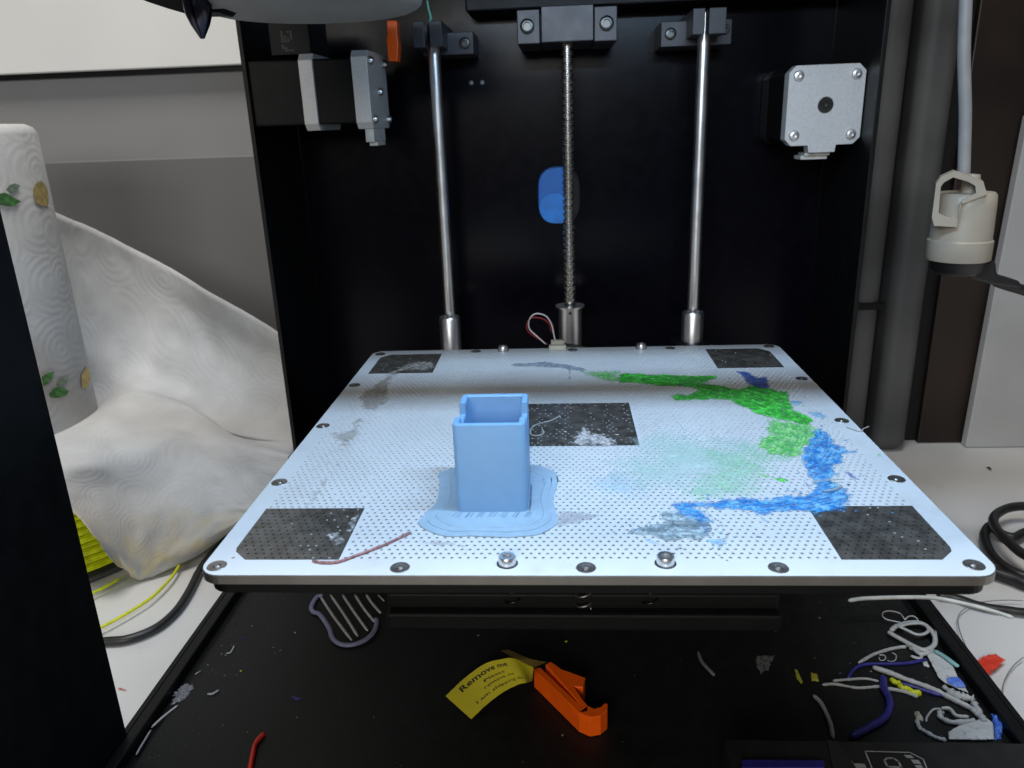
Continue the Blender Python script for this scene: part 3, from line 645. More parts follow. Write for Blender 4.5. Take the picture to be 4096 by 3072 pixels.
film("plastic_residue",[[(93.3,276.8,147.8),(97.2,279.4,147.8),(98.9,275.3,147.8),(98.3,267.5,147.8),(100.2,258.8,147.8),(102.7,257.9,147.8),(98.2,255.9,147.8),(95.3,248.5,147.8),(91.4,246.4,147.8),(90.2,240.0,147.8),(87.1,235.9,147.8),(88.0,230.9,147.8),(88.7,228.0,147.8),(88.8,223.3,147.8),(86.8,218.8,147.8),(83.1,214.9,147.8),(77.2,212.8,147.8),(71.3,214.5,147.8),(65.0,215.0,147.8),(59.8,212.9,147.8),(54.3,215.5,147.8),(46.3,216.5,147.8),(40.2,217.0,147.8),(43.5,212.2,147.8),(43.6,208.0,147.8),(41.2,201.5,147.8),(39.1,200.8,147.8),(38.0,205.6,147.8),(36.7,210.5,147.8),(33.3,217.5,147.8),(37.0,220.0,147.8),(42.9,220.6,147.8),(49.3,221.0,147.8),(56.0,223.2,147.8),(61.9,221.7,147.8),(68.6,223.3,147.8),(75.0,223.9,147.8),(79.8,227.1,147.8),(82.0,231.0,147.8),(81.9,237.0,147.8),(82.2,245.5,147.8),(83.3,254.5,147.8),(86.5,261.6,147.8),(90.6,269.0,147.8)]],bluer,"long bright blue trail of plastic bending along the right and front of the plate","plastic residue",1.6,.32,grow=.9,group=RG,hmax=.6)
film("plastic_residue",[[(81.6,353.5,147.8),(86.9,351.7,147.8),(89.7,342.8,147.8),(94.4,344.6,147.8),(91.9,327.1,147.8),(85.7,326.1,147.8),(82.6,333.1,147.8),(82.4,342.8,147.8)]],dblue,"dark blue leaf-shaped flake near the back right corner of the plate","plastic residue",1.0,.5,res=.4,group=RG,hmax=.6)
film("plastic_residue",[[(95.1,312.1,147.8),(100.8,310.7,147.8),(97.9,304.6,147.8),(94.0,306.0,147.8)],[(97.7,298.3,147.8),(104.0,298.1,147.8),(105.0,292.0,147.8),(102.0,288.4,147.8),(98.5,293.7,147.8)]],lblue,["small pale blue flake behind the longer one beside the green band","longer pale blue flake beside the right edge of the green band"],"plastic residue",1.0,.5,res=.35,group=RG,hmax=.4)
film("plastic_residue",[[(93.4,242.3,147.8),(95.5,241.5,147.8),(97.0,235.8,147.8),(94.3,234.3,147.8),(93.6,238.9,147.8)],[(97.0,239.9,147.8),(100.0,239.8,147.8),(98.5,237.6,147.8)],[(78.9,236.0,147.8),(79.8,231.0,147.8),(78.4,228.6,147.8),(78.1,232.0,147.8)],[(107.1,315.8,147.8),(110.1,317.4,147.8),(108.0,314.1,147.8)]],dblue,["jagged navy chip right of the blue trail, largest of the chips","small navy chip nearest the right rim screw, right of the jagged one","small navy chip just left of the blue trail's bend","tiny pale navy chip near the back right rim"],"plastic residue",.7,.6,res=.3,group=RG,hmax=.5)
film("plastic_residue",[[(29.7,212.1,147.8),(33.6,214.0,147.8),(36.3,210.1,147.8),(42.8,208.4,147.8),(41.6,200.8,147.8),(38.6,196.8,147.8),(34.6,199.1,147.8),(29.7,196.8,147.8),(26.3,200.4,147.8),(18.9,201.5,147.8),(24.5,205.5,147.8),(30.2,207.1,147.8)]],greyr,"grey blue crumpled smear at the front end of the blue trail","plastic residue",1.5,.4,grow=1.0,group=RG,hmax=.9,gaps=.12)
film("plastic_residue",[[(21.8,198.5,147.8),(24.9,198.4,147.8),(26.7,194.4,147.8),(23.1,196.1,147.8)],[(40.3,197.9,147.8),(44.9,198.6,147.8),(46.3,194.7,147.8),(42.6,192.9,147.8),(40.5,195.4,147.8)],[(41.6,201.9,147.8),(46.1,202.7,147.8),(45.0,199.2,147.8)]],lblue,["pale blue crumb at the left front of the grey smear","broad pale blue crumb at the right front of the grey smear","narrow pale blue crumb touching the grey smear's right end"],"plastic residue",1.2,.5,res=.3,group=RG,hmax=.35,gaps=.2)
film("plastic_residue",[[(-74.2,378.2,147.8),(-65.5,376.5,147.8),(-61.8,365.9,147.8),(-68.0,361.7,147.8),(-78.1,361.8,147.8),(-81.6,349.6,147.8),(-79.5,335.4,147.8),(-76.3,315.2,147.8),(-80.7,304.9,147.8),(-86.3,308.4,147.8),(-91.9,326.5,147.8),(-89.1,335.9,147.8),(-87.5,345.7,147.8),(-84.0,360.4,147.8),(-80.0,371.4,147.8)]],beige,"clear beige glue crust at the back left of the plate","plastic residue",2.0,.35,group=RG,hmax=.35,soft=2)
film("plastic_residue",[[(-86.3,299.0,147.8),(-82.6,295.8,147.8),(-80.6,285.2,147.8),(-80.0,273.9,147.8),(-81.9,264.8,147.8),(-84.7,267.4,147.8),(-93.9,281.3,147.8),(-85.8,283.9,147.8)],[(-82.0,250.1,147.8),(-80.5,237.9,147.8),(-80.2,222.7,147.8),(-82.5,219.9,147.8),(-83.2,235.8,147.8)]],beige,["thin clear glue streak beside the second left rim screw","faint clear glue streak above the front left dark square"],"plastic residue",2.2,.35,group=RG,hmax=.2,soft=3)
film("plastic_residue",[[(8.6,284.5,147.8),(13.0,277.0,147.8),(18.5,273.5,147.8),(20.6,266.9,147.8),(14.9,263.9,147.8),(3.0,266.7,147.8),(5.0,277.9,147.8),(7.6,284.6,147.8)]],scab,"whitish scab on the dark square in the middle of the plate","plastic residue",1.8,.5,res=.35,group=RG,hmax=.5,gaps=.1)
film("plastic_residue",[[(-70.4,201.6,147.8),(-67.6,201.6,147.8),(-63.6,196.0,147.8),(-66.4,194.5,147.8),(-69.7,197.6,147.8)],[(-66.2,210.8,147.8),(-63.9,213.4,147.8),(-62.4,202.3,147.8),(-64.9,200.7,147.8)]],scab,["whitish fleck near the inner front of the front left dark square","narrow whitish fleck on the inner edge of the front left dark square"],"plastic residue",1.5,.6,res=.3,group=RG,hmax=.4,gaps=.15)
def stain(poly,m,lab,r=7,soft=14): 
    for p in poly:
        o=film1("stain",[p],m,None,None,r,.09,res=1.0,hmax=.03,soft=soft,parent=plate,z0=BZ+.012); o["label"]=lab
stain([[(38.0,282.5,147.8),(57.6,276.4,147.8),(73.6,269.4,147.8),(79.3,252.8,147.8),(70.9,240.3,147.8),(51.5,221.9,147.8),(30.4,221.2,147.8),(18.4,230.9,147.8),(13.3,252.4,147.8),(21.4,270.8,147.8)]],filmmat("thin_green_wash",(.45,.72,.60),(.62,.76,.74),.6,.62,None,40),"wide faint green wash over the middle right of the plate",10,22)
stain([[(51.2,260.5,147.8),(70.3,265.7,147.8),(79.6,254.0,147.8),(71.2,241.4,147.8),(62.3,232.3,147.8),(67.3,226.4,147.8),(51.7,222.8,147.8),(40.9,221.1,147.8),(30.7,224.0,147.8),(35.9,230.6,147.8),(44.5,242.9,147.8)]],hazeg,"pale green stain on the right of the plate")
stain([[(9.0,239.2,147.8),(19.5,245.5,147.8),(27.0,237.9,147.8),(28.0,225.9,147.8),(23.9,219.4,147.8),(11.8,222.3,147.8),(6.5,231.0,147.8)]],hazeb,"pale blue stain in front of the middle square")
stain([[(-25.2,370.9,147.8),(-8.3,373.9,147.8),(3.9,368.1,147.8),(11.7,359.9,147.8),(10.3,355.7,147.8),(-1.5,361.2,147.8),(-25.0,366.3,147.8)],[(1.2,366.0,147.8),(5.2,363.5,147.8),(4.9,344.5,147.8),(1.7,342.7,147.8)]],smud,"grey scratchy smudge near the back edge",1.5,1)
stain([[(8.3,355.8,147.8),(27.8,356.9,147.8),(27.7,338.5,147.8),(18.0,341.9,147.8)]],greenl,"faint green tint beside the green band",2,5)
stain([[(-2.0,213.4,147.8),(4.7,215.1,147.8),(11.3,212.4,147.8),(9.4,209.0,147.8),(-1.2,205.8,147.8)],[(-43.2,198.3,147.8),(-36.3,197.5,147.8),(-25.8,195.9,147.8),(-25.8,191.5,147.8),(-35.6,192.9,147.8),(-41.9,195.2,147.8)]],filmmat("dusty_streak",(.40,.38,.40),(.55,.53,.55),.6,.55,None,200),"dusty grey streaks round the brim",3,3)
for i in range(26):
    x=rng.uniform(30,70); y=rng.uniform(195,285); l=rng.uniform(6,26); a=math.radians(rng.uniform(95,125)); wd=rng.uniform(.15,.5)
    dx,dy=math.cos(a)*l,math.sin(a)*l; nx,ny=-math.sin(a)*wd,math.cos(a)*wd
    o=film1("scrape_mark",[[(x-nx,y-ny,0),(x+dx-nx*.3,y+dy-ny*.3,0),(x+dx+nx*.3,y+dy+ny*.3,0),(x+nx,y+ny,0)]],[hazeb,hazeg,lblue,hazeb][i%4],None,None,.25,.5,res=.3,hmax=.04,soft=.5,parent=plate,z0=BZ+.02)
V=[];F=[];MI=[]
for poly_,mi,cnt,sp_ in (([(40.4,218.3,147.8),(55.5,220.9,147.8),(67.7,219.9,147.8),(77.6,218.9,147.8),(84.6,221.5,147.8),(88.7,229.9,147.8),(87.7,240.0,147.8),(91.6,256.6,147.8),(94.5,268.9,147.8),(93.6,275.4,147.8)],0,170,5.5),([(33.4,347.2,147.8),(57.7,342.0,147.8),(74.4,333.4,147.8),(88.4,318.3,147.8),(92.3,301.6,147.8),(92.5,283.7,147.8),(83.4,269.2,147.8),(76.9,263.0,147.8)],1,120,5),([(22.1,201.6,147.8),(32.4,205.6,147.8),(39.8,202.3,147.8),(44.4,196.2,147.8)],2,110,5.5),([(3.7,275.2,147.8),(11.4,273.7,147.8),(21.2,268.2,147.8)],3,60,5),([(-82.6,367.0,147.8),(-85.3,335.7,147.8),(-87.2,312.2,147.8),(-85.1,285.3,147.8),(-85.0,264.8,147.8),(-81.7,230.6,147.8)],3,120,4)):
    L=crom(poly_,6)
    for i in range(cnt):
        p=L[random.randrange(len(L))]; s_=random.choice([.15,.2,.3,.45,.7]); n=len(V)
        x=p[0]+random.gauss(0,sp_); y=p[1]+random.gauss(0,sp_)
        if not (PX0+1<x<PX1-1 and PY0+1<y<PY1-1): continue
        a0=random.random()*6
        for k in range(5): t=a0+k*1.2566; rr=s_*random.uniform(.4,1.3); V.append((x+rr*math.cos(t),y+rr*math.sin(t)*.8,BZ+.04))
        V.append((x,y,BZ+.04+s_*.35)); F+=[(n+k,n+(k+1)%5,n+5) for k in range(5)]; MI+=[mi]*5
o=mk("residue_crumbs",V,F,None,plate,mats=[mat("blue_crumb",(.06,.28,.66),.45,var=.4,vscale=300),mat("green_crumb",(.05,.42,.08),.45,var=.4,vscale=300),mat("grey_crumb",(.28,.36,.42),.5,var=.3,vscale=300),mat("pale_crumb",(.55,.54,.52),.5)],midx=MI); o["kind"]="stuff"
# loose strands on the plate
whp=mat("white_filament",(.50,.50,.49),.45)
o=tube("plastic_strand",up([(-70.4,185.7,147.8),(-67.5,184.7,147.8),(-63.0,185.0,147.8),(-59.1,187.9,147.8),(-53.9,192.2,147.8),(-50.0,196.0,147.8),(-45.4,201.5,147.8)],.42),.40,mat("dull_red_filament",(.42,.20,.20),.45,var=.25,vscale=900),n=6,wob=.15); tag(o,"dull red curved strand lying over the front rim of the plate","plastic strand")
o=tube("plastic_strand",up([(-0.7,294.0,147.8),(-1.5,295.5,147.8),(-4.8,291.1,147.8),(-10.7,286.6,147.8),(-12.6,281.2,147.8),(-12.0,276.3,147.8),(-9.3,275.6,147.8),(-7.4,278.3,147.8),(-8.2,282.5,147.8)],.3),.25,whp,n=6); tag(o,"thin white strand looped beside the blue box on the dark middle square","plastic strand")
o=tube("plastic_strand",up([(80.1,232.8,147.8),(85.3,233.1,147.8),(90.7,233.8,147.8)],1.2),.2,whp,n=5); tag(o,"short white hair crossing the blue trail","plastic strand")
o=tube("plastic_strand",up([(81.6,225.4,147.8),(84.8,226.3,147.8),(88.5,228.5,147.8)],1.2),.3,whp,n=5); tag(o,"short white curl where the blue trail bends","plastic strand")
o=tube("plastic_strand",up([(107.6,280.5,147.8),(111.1,276.3,147.8),(113.5,278.7,147.8),(116.3,280.9,147.8)],.5),.22,whp,n=5); tag(o,"thin white hair poking over the right edge of the plate","plastic strand")
o=film("plastic_chip",[[(109.3,255.7,147.8),(111.1,256.8,147.8),(110.8,253.9,147.8),(108.4,252.2,147.8)]],greenl,"tiny green chip on the right rim of the plate","plastic chip",.3,.6,res=.25,hmax=.8)

# ================================================================== ON THE TRAY
FZ=36.0
def fl(p,dz=.8): return [(a[0],a[1],FZ+dz) for a in p]
ttl=mat("grey_white_plastic",(.42,.42,.41),.45,var=.1,vscale=400)
navy=mat("navy_filament",(.03,.028,.22),.4,var=.15,vscale=400)
yel=mat("yellow_green_plastic",(.62,.66,.01),.4,var=.1,vscale=400)
teal=mat("teal_plastic",(.22,.42,.42),.45)
lav=mat("lavender_plastic",(.22,.225,.34),.5,var=.1,vscale=500)
TG="loose plastic scraps on the printer tray"
def strand(p,r,m,lab,group=TG,dz=None,**kw):
    kw.setdefault("wob",.09)
    o=tube("plastic_strand",fl(p,(r+.05) if dz is None else dz),r,m,n=7,**kw); tag(o,lab,"plastic strand",group); return o
# striped printed offcut under the left of the plate
raft=thing("raft_offcut","striped lavender printed offcut with a looped rim, under the plate's left front","printed offcut",(-90,240,FZ))
rb=fl([(-123.2,333.3,37.0),(-126.0,332.1,37.0),(-126.4,324.2,37.0),(-124.1,319.5,37.0),(-120.1,317.3,37.0),(-112.5,306.8,37.0),(-109.0,299.7,37.0),(-104.4,295.2,37.0),(-98.8,294.3,37.0),(-93.2,297.6,37.0),(-90.3,303.9,37.0),(-90.4,311.0,37.0),(-91.9,314.4,37.0)],1.3)
tube("loop_rim",rb,1.25,lav,raft,n=8,flat=.7)
for p in ([(-124.5,332.9,37.0),(-113.2,316.4,37.0),(-99.3,297.8,37.0)],[(-119.6,334.2,37.0),(-108.1,317.6,37.0),(-97.2,300.8,37.0)],[(-113.3,334.2,37.0),(-103.0,318.7,37.0),(-93.4,304.9,37.0)],[(-106.9,334.2,37.0),(-99.1,322.1,37.0),(-91.2,311.2,37.0)],[(-101.0,334.3,37.0),(-96.1,326.7,37.0),(-90.2,318.8,37.0)],[(-95.0,334.3,37.0),(-90.8,329.0,37.0)]):
    tube("stripe",fl(p,1.2),.75,mat("grey_white_plastic",(.42,.42,.41),.45),raft,n=6,flat=.8)
strand([(-119.6,240.0,37.0),(-121.0,234.6,37.0),(-119.9,228.2,37.0),(-118.2,221.0,37.0)],1.0,redm,"bright red filament end on the tray at the bottom left of the picture")
strand([(-162.2,255.1,37.0),(-165.1,248.8,37.0),(-167.1,242.7,37.0)],.45,whp,"straight white sliver by the left rim of the tray")
strand([(-166.7,241.2,37.0),(-166.4,234.8,37.0),(-166.0,228.4,37.0)],.4,ttl,"greyer white sliver against the left front corner of the tray")
strand([(-152.5,261.9,37.0),(-150.3,262.2,37.0),(-148.6,264.4,37.0)],.5,ttl,"short white crumb stick on the left half of the tray")
strand([(-155.5,288.8,37.0),(-153.8,289.3,37.0),(-153.7,292.2,37.0),(-154.1,294.2,37.0)],.35,ttl,"small curled crumb on the left half of the tray")
strand([(-163.6,274.4,37.0),(-162.1,276.7,37.0)],.4,ttl,"short grey chip near the left rim of the tray")
# white tangle
tg=thing("strand_tangle","tangled white plastic loops near the right rim of the tray","plastic tangle",(136,270,FZ),TG)
tubes("thick_loops",[(fl([(147.0,305.8,39.0),(151.2,309.4,39.0),(157.9,312.1,39.0),(162.7,311.8,39.0),(164.7,308.3,39.0),(164.6,302.0,39.0),(161.6,295.9,39.0),(156.5,292.6,39.0),(153.5,294.2,39.0),(150.8,297.5,39.0),(147.1,302.7,39.0),(145.7,305.3,39.0)],2.2),1.15),(fl([(151.0,308.8,39.0),(153.3,305.9,39.0),(156.9,302.2,39.0),(161.0,303.1,39.0),(163.6,306.0,39.0),(163.0,310.1,39.0),(157.0,310.0,39.0),(152.1,308.2,39.0)],3),.8),(fl([(150.7,298.0,39.0),(152.3,295.3,39.0),(153.8,291.0,39.0),(157.6,292.1,39.0),(160.5,294.3,39.0)],1.4),1.2),(fl([(150.9,295.3,39.0),(154.5,292.6,39.0),(152.6,288.4,39.0),(149.3,289.9,39.0)],1.0),.8)],ttl,tg,n=7,flat=.7)
tubes("fine_loops",[(fl([(156.4,313.6,39.0),(156.3,318.4,39.0),(152.8,320.5,39.0),(149.2,319.6,39.0),(147.5,316.5,39.0),(148.1,314.1,39.0),(151.1,312.6,39.0),(153.9,311.7,39.0)],2.5),.3),(fl([(156.4,313.6,39.0),(158.8,316.0,39.0),(161.2,316.6,39.0),(162.2,314.8,39.0),(161.9,312.4,39.0)],2.5),.35),(fl([(167.0,306.6,39.0),(164.8,300.9,39.0),(161.3,295.4,39.0),(159.4,293.2,39.0)],2.5),.35)],ttl,tg,n=6)
strand([(125.5,285.2,38.0),(133.9,290.9,38.0),(141.2,294.2,38.0),(147.3,296.1,38.0),(150.1,296.3,38.0)],.75,ttl,"long pale strand running from the white tangle toward the left",wob=.1)
strand([(136.6,291.1,38.0),(138.4,291.3,38.0),(138.7,289.5,38.0),(137.0,287.7,38.0),(135.6,287.9,38.0),(136.1,290.0,38.0)],.25,ttl,"little pale ring beside the pale strand")
strand([(142.7,293.0,38.0),(143.7,291.1,38.0),(142.1,288.0,38.0),(139.7,286.9,38.0),(138.7,287.9,38.0)],.25,ttl,"open pale curl next to the little ring")
strand([(117.4,275.1,38.0),(122.5,281.3,38.0),(128.2,284.4,38.0),(138.2,284.8,38.0),(146.6,285.5,38.0),(155.2,288.0,38.0)],.75,navy,"long thin navy strand below the white tangle")
strand([(130.3,282.2,38.0),(135.8,278.8,38.0),(140.7,274.9,38.0),(145.6,271.7,38.0),(150.2,268.0,38.0),(153.3,264.6,38.0),(156.3,261.3,38.0),(159.2,257.8,38.0),(160.1,253.6,38.0)],1.15,ttl,"thick twisted grey white strand slanting to the right rim",wob=.12)
strand([(137.3,273.0,38.0),(143.3,270.0,38.0),(147.5,267.5,38.0),(151.6,265.5,38.0)],.8,navy,"straight navy strand beside the thick twisted strand")
strand([(134.9,274.8,38.0),(135.7,272.9,38.0),(136.9,272.0,38.0),(137.2,269.6,38.0),(139.4,268.7,38.0),(140.4,266.7,38.0),(143.6,266.3,38.0)],1.2,yel,"bright yellow kinked piece lying beside the twisted strand",wob=.25)
strand([(106.0,271.5,37.0),(111.4,272.0,37.0),(119.4,269.9,37.0),(126.8,270.6,37.0),(129.4,271.0,37.0)],.6,ttl,"upper level grey strand at the left of the heap",wob=.2)
strand([(111.2,273.9,37.0),(116.8,274.8,37.0),(124.8,275.5,37.0),(129.9,273.9,37.0)],.6,ttl,"second grey strand just behind it, ending at the heap",wob=.2)
strand([(130.7,269.4,37.0),(134.2,268.8,37.0),(138.4,267.2,37.0),(141.5,264.5,37.0)],.8,ttl,"short rounded white rod in front of the yellow piece")
strand([(100.4,265.0,37.0),(102.1,259.9,37.0),(102.1,249.9,37.0),(100.6,241.5,37.0)],.85,ttl,"grey filament curving down to the control housing")
strand([(132.0,276.0,37.0),(129.8,268.6,37.0),(129.0,260.8,37.0),(124.1,252.5,37.0),(115.1,246.2,37.0),(106.9,241.6,37.0)],1.5,navy,"thick navy filament bent in an arc above the card symbol")
strand([(139.0,251.3,37.0),(140.8,254.2,37.0),(144.8,258.0,37.0),(147.9,258.1,37.0),(147.7,255.8,37.0)],.45,ttl,"fine white hook beside the beige lump")
strand([(146.4,256.5,37.0),(145.3,252.9,37.0),(148.2,250.4,37.0),(154.5,250.9,37.0),(157.4,251.6,37.0)],1.1,ttl,"white looped strand in front of the folded white scrap",wob=.2)
strand([(147.1,256.9,37.0),(150.1,256.6,37.0),(150.9,253.0,37.0),(155.2,252.3,37.0)],.7,ttl,"thinner white strand lying inside the looped one",wob=.2,dz=2.2)
strand([(135.7,252.0,37.0),(134.9,247.7,37.0),(136.1,245.9,37.0),(138.8,242.9,37.0),(142.0,241.3,37.0)],.8,ttl,"lumpy white strand near the housing edge",wob=.35)
strand([(154.0,269.8,37.0),(156.1,265.1,37.0),(160.1,263.6,37.0),(162.5,262.1,37.0)],1.6,ttl,"rough clump of white shreds on the end of the twisted strand",wob=.5)
strand([(161.6,261.3,37.0),(160.8,255.3,37.0),(160.3,250.3,37.0)],1.3,ttl,"rough white shred by the right rim, above the folded scrap",wob=.3)
def flake(p,m,lab,z0=FZ+.1,h=.8,name="plastic_flake",rag=.5,cat="plastic flake",res=.35,group=TG,gaps=0):
    o=film(name,[p],m,lab,cat,rag,.5,res=res,hmax=h,rise=.6,soft=.2,z0=z0,group=group,gaps=gaps,streak=.15); return o
opw=filmmat("white_flake",(.42,.42,.41),(.55,.55,.54),.5,1.3,None,100)
flake([(156.5,292.1,38.0),(161.2,293.2,38.0),(164.3,287.7,38.0),(163.9,282.6,38.0),(162.9,277.2,38.0),(162.7,274.8,38.0),(162.7,271.4,38.0),(162.5,266.8,38.0),(159.8,268.6,38.0),(155.7,272.5,38.0),(154.6,276.1,38.0),(155.4,282.5,38.0)],opw,"long flat white strip near the right rim with a blue end",z0=FZ+1.2,h=.3,rag=.1)
flake([(157.3,274.7,38.0),(159.8,275.9,38.0),(162.5,275.7,38.0),(163.1,272.9,38.0),(162.6,269.3,38.0),(159.2,269.3,38.0),(156.4,272.1,38.0)],filmmat("royal_blue_flake",(.04,.10,.55),(.16,.28,.70),.45,1.3,None,200),"royal blue shavings on the end of the long white strip",z0=FZ+1.7,h=.9)
(lambda o: tag(o,"pale teal sliver beside the long white strip","plastic strand",TG))(tube("plastic_strand",fl([(160.1,292.2,40.0),(162.4,288.5,40.0),(163.8,285.2,40.0),(165.2,281.6,40.0)],2.2),1.1,teal,n=7,flat=.6))
flake([(144.4,245.4,37.0),(149.4,248.6,37.0),(162.4,253.5,37.0),(163.6,250.3,37.0),(159.7,241.8,37.0),(142.8,241.5,37.0)],opw,"folded matt white scrap at the front right corner of the tray",z0=FZ+1.0,h=1.2,rag=.15)
flake([(165.7,256.5,37.0),(168.4,253.3,37.0),(166.9,249.0,37.0),(162.8,242.7,37.0),(160.2,242.3,37.0),(163.8,250.3,37.0)],filmmat("royal_blue_flake2",(.03,.08,.45),(.10,.25,.70),.4,1.3,None,200),"crumpled royal blue lump between the folded scrap and the right rim",h=3.0)
flake([(97.7,282.0,37.0),(98.8,281.1,37.0),(98.9,273.5,37.0),(97.7,272.2,37.0),(96.7,275.5,37.0)],filmmat("olive_flake",(.30,.34,.02),(.45,.48,.04),.5,1.3),"narrow olive yellow flake left of the heap",rag=.2)
flake([(103.7,279.7,37.0),(106.4,279.0,37.0),(105.6,273.8,37.0),(102.5,274.3,37.0)],filmmat("mustard_flake",(.42,.36,.03),(.60,.55,.08),.5,1.3),"square mustard yellow flake left of the heap",rag=.3)
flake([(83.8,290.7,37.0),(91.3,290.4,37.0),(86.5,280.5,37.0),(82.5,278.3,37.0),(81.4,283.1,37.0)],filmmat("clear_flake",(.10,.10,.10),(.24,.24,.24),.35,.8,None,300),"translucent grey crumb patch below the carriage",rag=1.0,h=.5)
flake([(136.4,256.7,37.0),(139.1,257.5,37.0),(139.1,252.7,37.0),(137.9,251.1,37.0),(135.7,252.7,37.0)],filmmat("beige_lump",(.28,.27,.20),(.42,.40,.32),.5,1.3),"small beige lump with a white hook",h=2.5)
flake([(153.4,288.4,37.0),(155.3,287.6,37.0),(154.7,283.6,37.0),(152.5,284.4,37.0)],opw,"small white shaving under the white tangle",rag=.3)
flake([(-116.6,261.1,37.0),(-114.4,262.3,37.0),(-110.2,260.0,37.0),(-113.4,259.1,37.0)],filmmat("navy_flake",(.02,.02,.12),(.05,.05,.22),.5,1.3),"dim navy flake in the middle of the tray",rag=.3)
flake([(-167.0,267.4,37.0),(-165.2,270.0,37.0),(-160.3,265.8,37.0),(-161.0,258.3,37.0),(-165.2,255.0,37.0),(-167.0,262.3,37.0)],filmmat("mixed_crumbs",(.06,.06,.12),(.26,.26,.24),.5,1.2,None,900),"mixed crumbs heaped against the left rim of the tray",rag=1.6,h=1.2,gaps=.2)
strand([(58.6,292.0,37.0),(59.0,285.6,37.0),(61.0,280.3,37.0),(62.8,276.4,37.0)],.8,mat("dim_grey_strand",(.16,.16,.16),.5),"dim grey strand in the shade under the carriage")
# fine dust and crumbs over the tray
V=[];F=[];MI=[]
def crumb(x,y,z,s,mi):
    n=len(V); h=s*.7
    for a in range(4):
        t=a*math.pi/2+random.random(); V.append((x+s*math.cos(t)*random.uniform(.5,1),y+s*math.sin(t)*random.uniform(.5,1),z))
    V.append((x,y,z+h)); F.extend([(n,n+1,n+4),(n+1,n+2,n+4),(n+2,n+3,n+4),(n+3,n,n+4)]); MI.extend([mi]*4)
for i in range(900):
    if i%3==0: x=XL+10+abs(random.gauss(0,1))*14
    elif i%3==1: x=XR-12-abs(random.gauss(0,1))*32
    else: x=random.uniform(XL+10,XR-10)
    y=random.uniform(200,400)
    s=random.choice([.1,.12,.15,.2,.3]) if random.random()>.04 else .8
    crumb(x,y,FZ+.02,s,random.choices([0,1,2,3],[8,1,1,1])[0])
o=mk("tray_crumbs",V,F,None,mats=[mat("crumb_grey",(.16,.16,.155),.7),navy,yel,teal],midx=MI); tag(o,"fine plastic crumbs and dust scattered over the black tray","crumbs",kind="stuff")

# orange clip with its yellow tag
cl=thing("shipping_clip","orange hooked plastic clip with a yellow paper tag, lying on the black tray","plastic clip",(0,235,FZ))
top=[(-13.7,268.8,45.5),(-4.3,255.8,45.5),(4.6,243.5,45.5),(8.7,241.1,45.5),(12.9,242.1,45.5),(15.6,245.2,45.5),(16.0,248.7,45.5),(15.0,249.2,45.5),(13.2,247.0,45.5),(10.6,246.0,45.5),(8.3,247.4,45.5),(5.9,251.7,45.5),(3.1,258.3,45.5),(6.7,258.0,45.5),(7.8,263.6,45.5),(0.8,267.3,45.5),(-2.0,268.7,45.5),(-6.6,273.6,45.5),(-8.8,271.6,45.5),(-5.4,265.9,45.5),(0.1,257.1,45.5),(5.3,247.9,45.5),(0.6,254.0,45.5),(-4.8,261.6,45.5),(-10.8,269.6,45.5)]
prism("clip_body",top,FZ+.3,45.6,orange,cl,.3)
tagm=wear(mat("yellow_tag_paper",(.66,.56,.015),.6,var=.03),(.5,.42,.02),60,.5,.9)
EA=crom([(-50.5,262.5,36.5),(-43.1,270.8,39.0),(-35.1,274.6,43.0),(-28.4,272.5,47.0),(-21.8,269.6,50.0),(-13.5,265.2,49.0)],5); EB=crom([(-38.3,249.5,36.5),(-32.4,255.1,39.0),(-25.8,257.6,43.0),(-19.6,257.4,47.0),(-16.1,254.9,50.0),(-13.9,259.7,47.0)],5)
nE=len(EA); nT=8; V=[];F=[]
for i in range(nE):
    for k in range(nT+1): V.append(tuple(EA[i]*(1-k/nT)+EB[i]*(k/nT)))
for i in range(nE-1):
    for k in range(nT): a=i*(nT+1)+k; F.append((a,a+1,a+nT+2,a+nT+1))
n=len(V); V+=[(x,y,z-.12) for x,y,z in V]; F+=[tuple(q+n for q in f[::-1]) for f in F]
tg_=mk("paper_tag",V,F,tagm,cl,True)
back=crom([(-27.8,277.2,48.0),(-21.2,269.4,50.0),(-13.5,265.2,49.0)],4); back2=crom([(-24.7,278.0,48.0),(-15.0,269.5,50.0),(-8.2,270.0,48.0)],4)
V=[tuple(p) for p in back]+[tuple(p) for p in back2]; n=len(back); F=[(i,i+1,n+i+1,n+i) for i in range(n-1)]
V2=[(x,y,z-.15) for x,y,z in V]; F2=[tuple(q+len(V) for q in f[::-1]) for f in F]
mk("tag_loop",V+V2,F+F2,mat("translucent_tag",(.16,.11,.02),.5),cl,True)
def on_tag(u,v):   # u 0..1 along the tag (from the lower left end), v 0..1 across (0 = upper edge)
    f=u*(nE-1); i=min(nE-2,max(0,int(f))); t=f-i
    a=EA[i]*(1-t)+EA[i+1]*t; b_=EB[i]*(1-t)+EB[i+1]*t; p=a*(1-v)+b_*v
    du=(EA[i+1]-EA[i])*(1-v)+(EB[i+1]-EB[i])*v; nn=np.cross(b_-a,du); nn=nn/np.linalg.norm(nn)
    if nn[2]<0: nn=-nn
    return tuple(p+nn*.10)
V=[];F=[]
for s_,u0,u1,v0,h,bd in (("Remove me",.10,.66,.28,.19,.03),("Please",.30,.56,.48,.10,.01),("remove me",.27,.66,.64,.10,.01),("I am shipping clip",.13,.78,.83,.10,.01)):
    tv_,tf_=text2d(s_,1.0,bd*.6); wmax=max(p[0] for p in tv_); n=len(V)
    V+=[on_tag(u0+(u1-u0)*x/wmax, v0-y*h*1.25) for x,y in tv_]; F+=[tuple(q+n for q in f) for f in tf_]
mk("tag_lettering",V,F,mat("black_print",(.02,.015,.01),.6),cl)

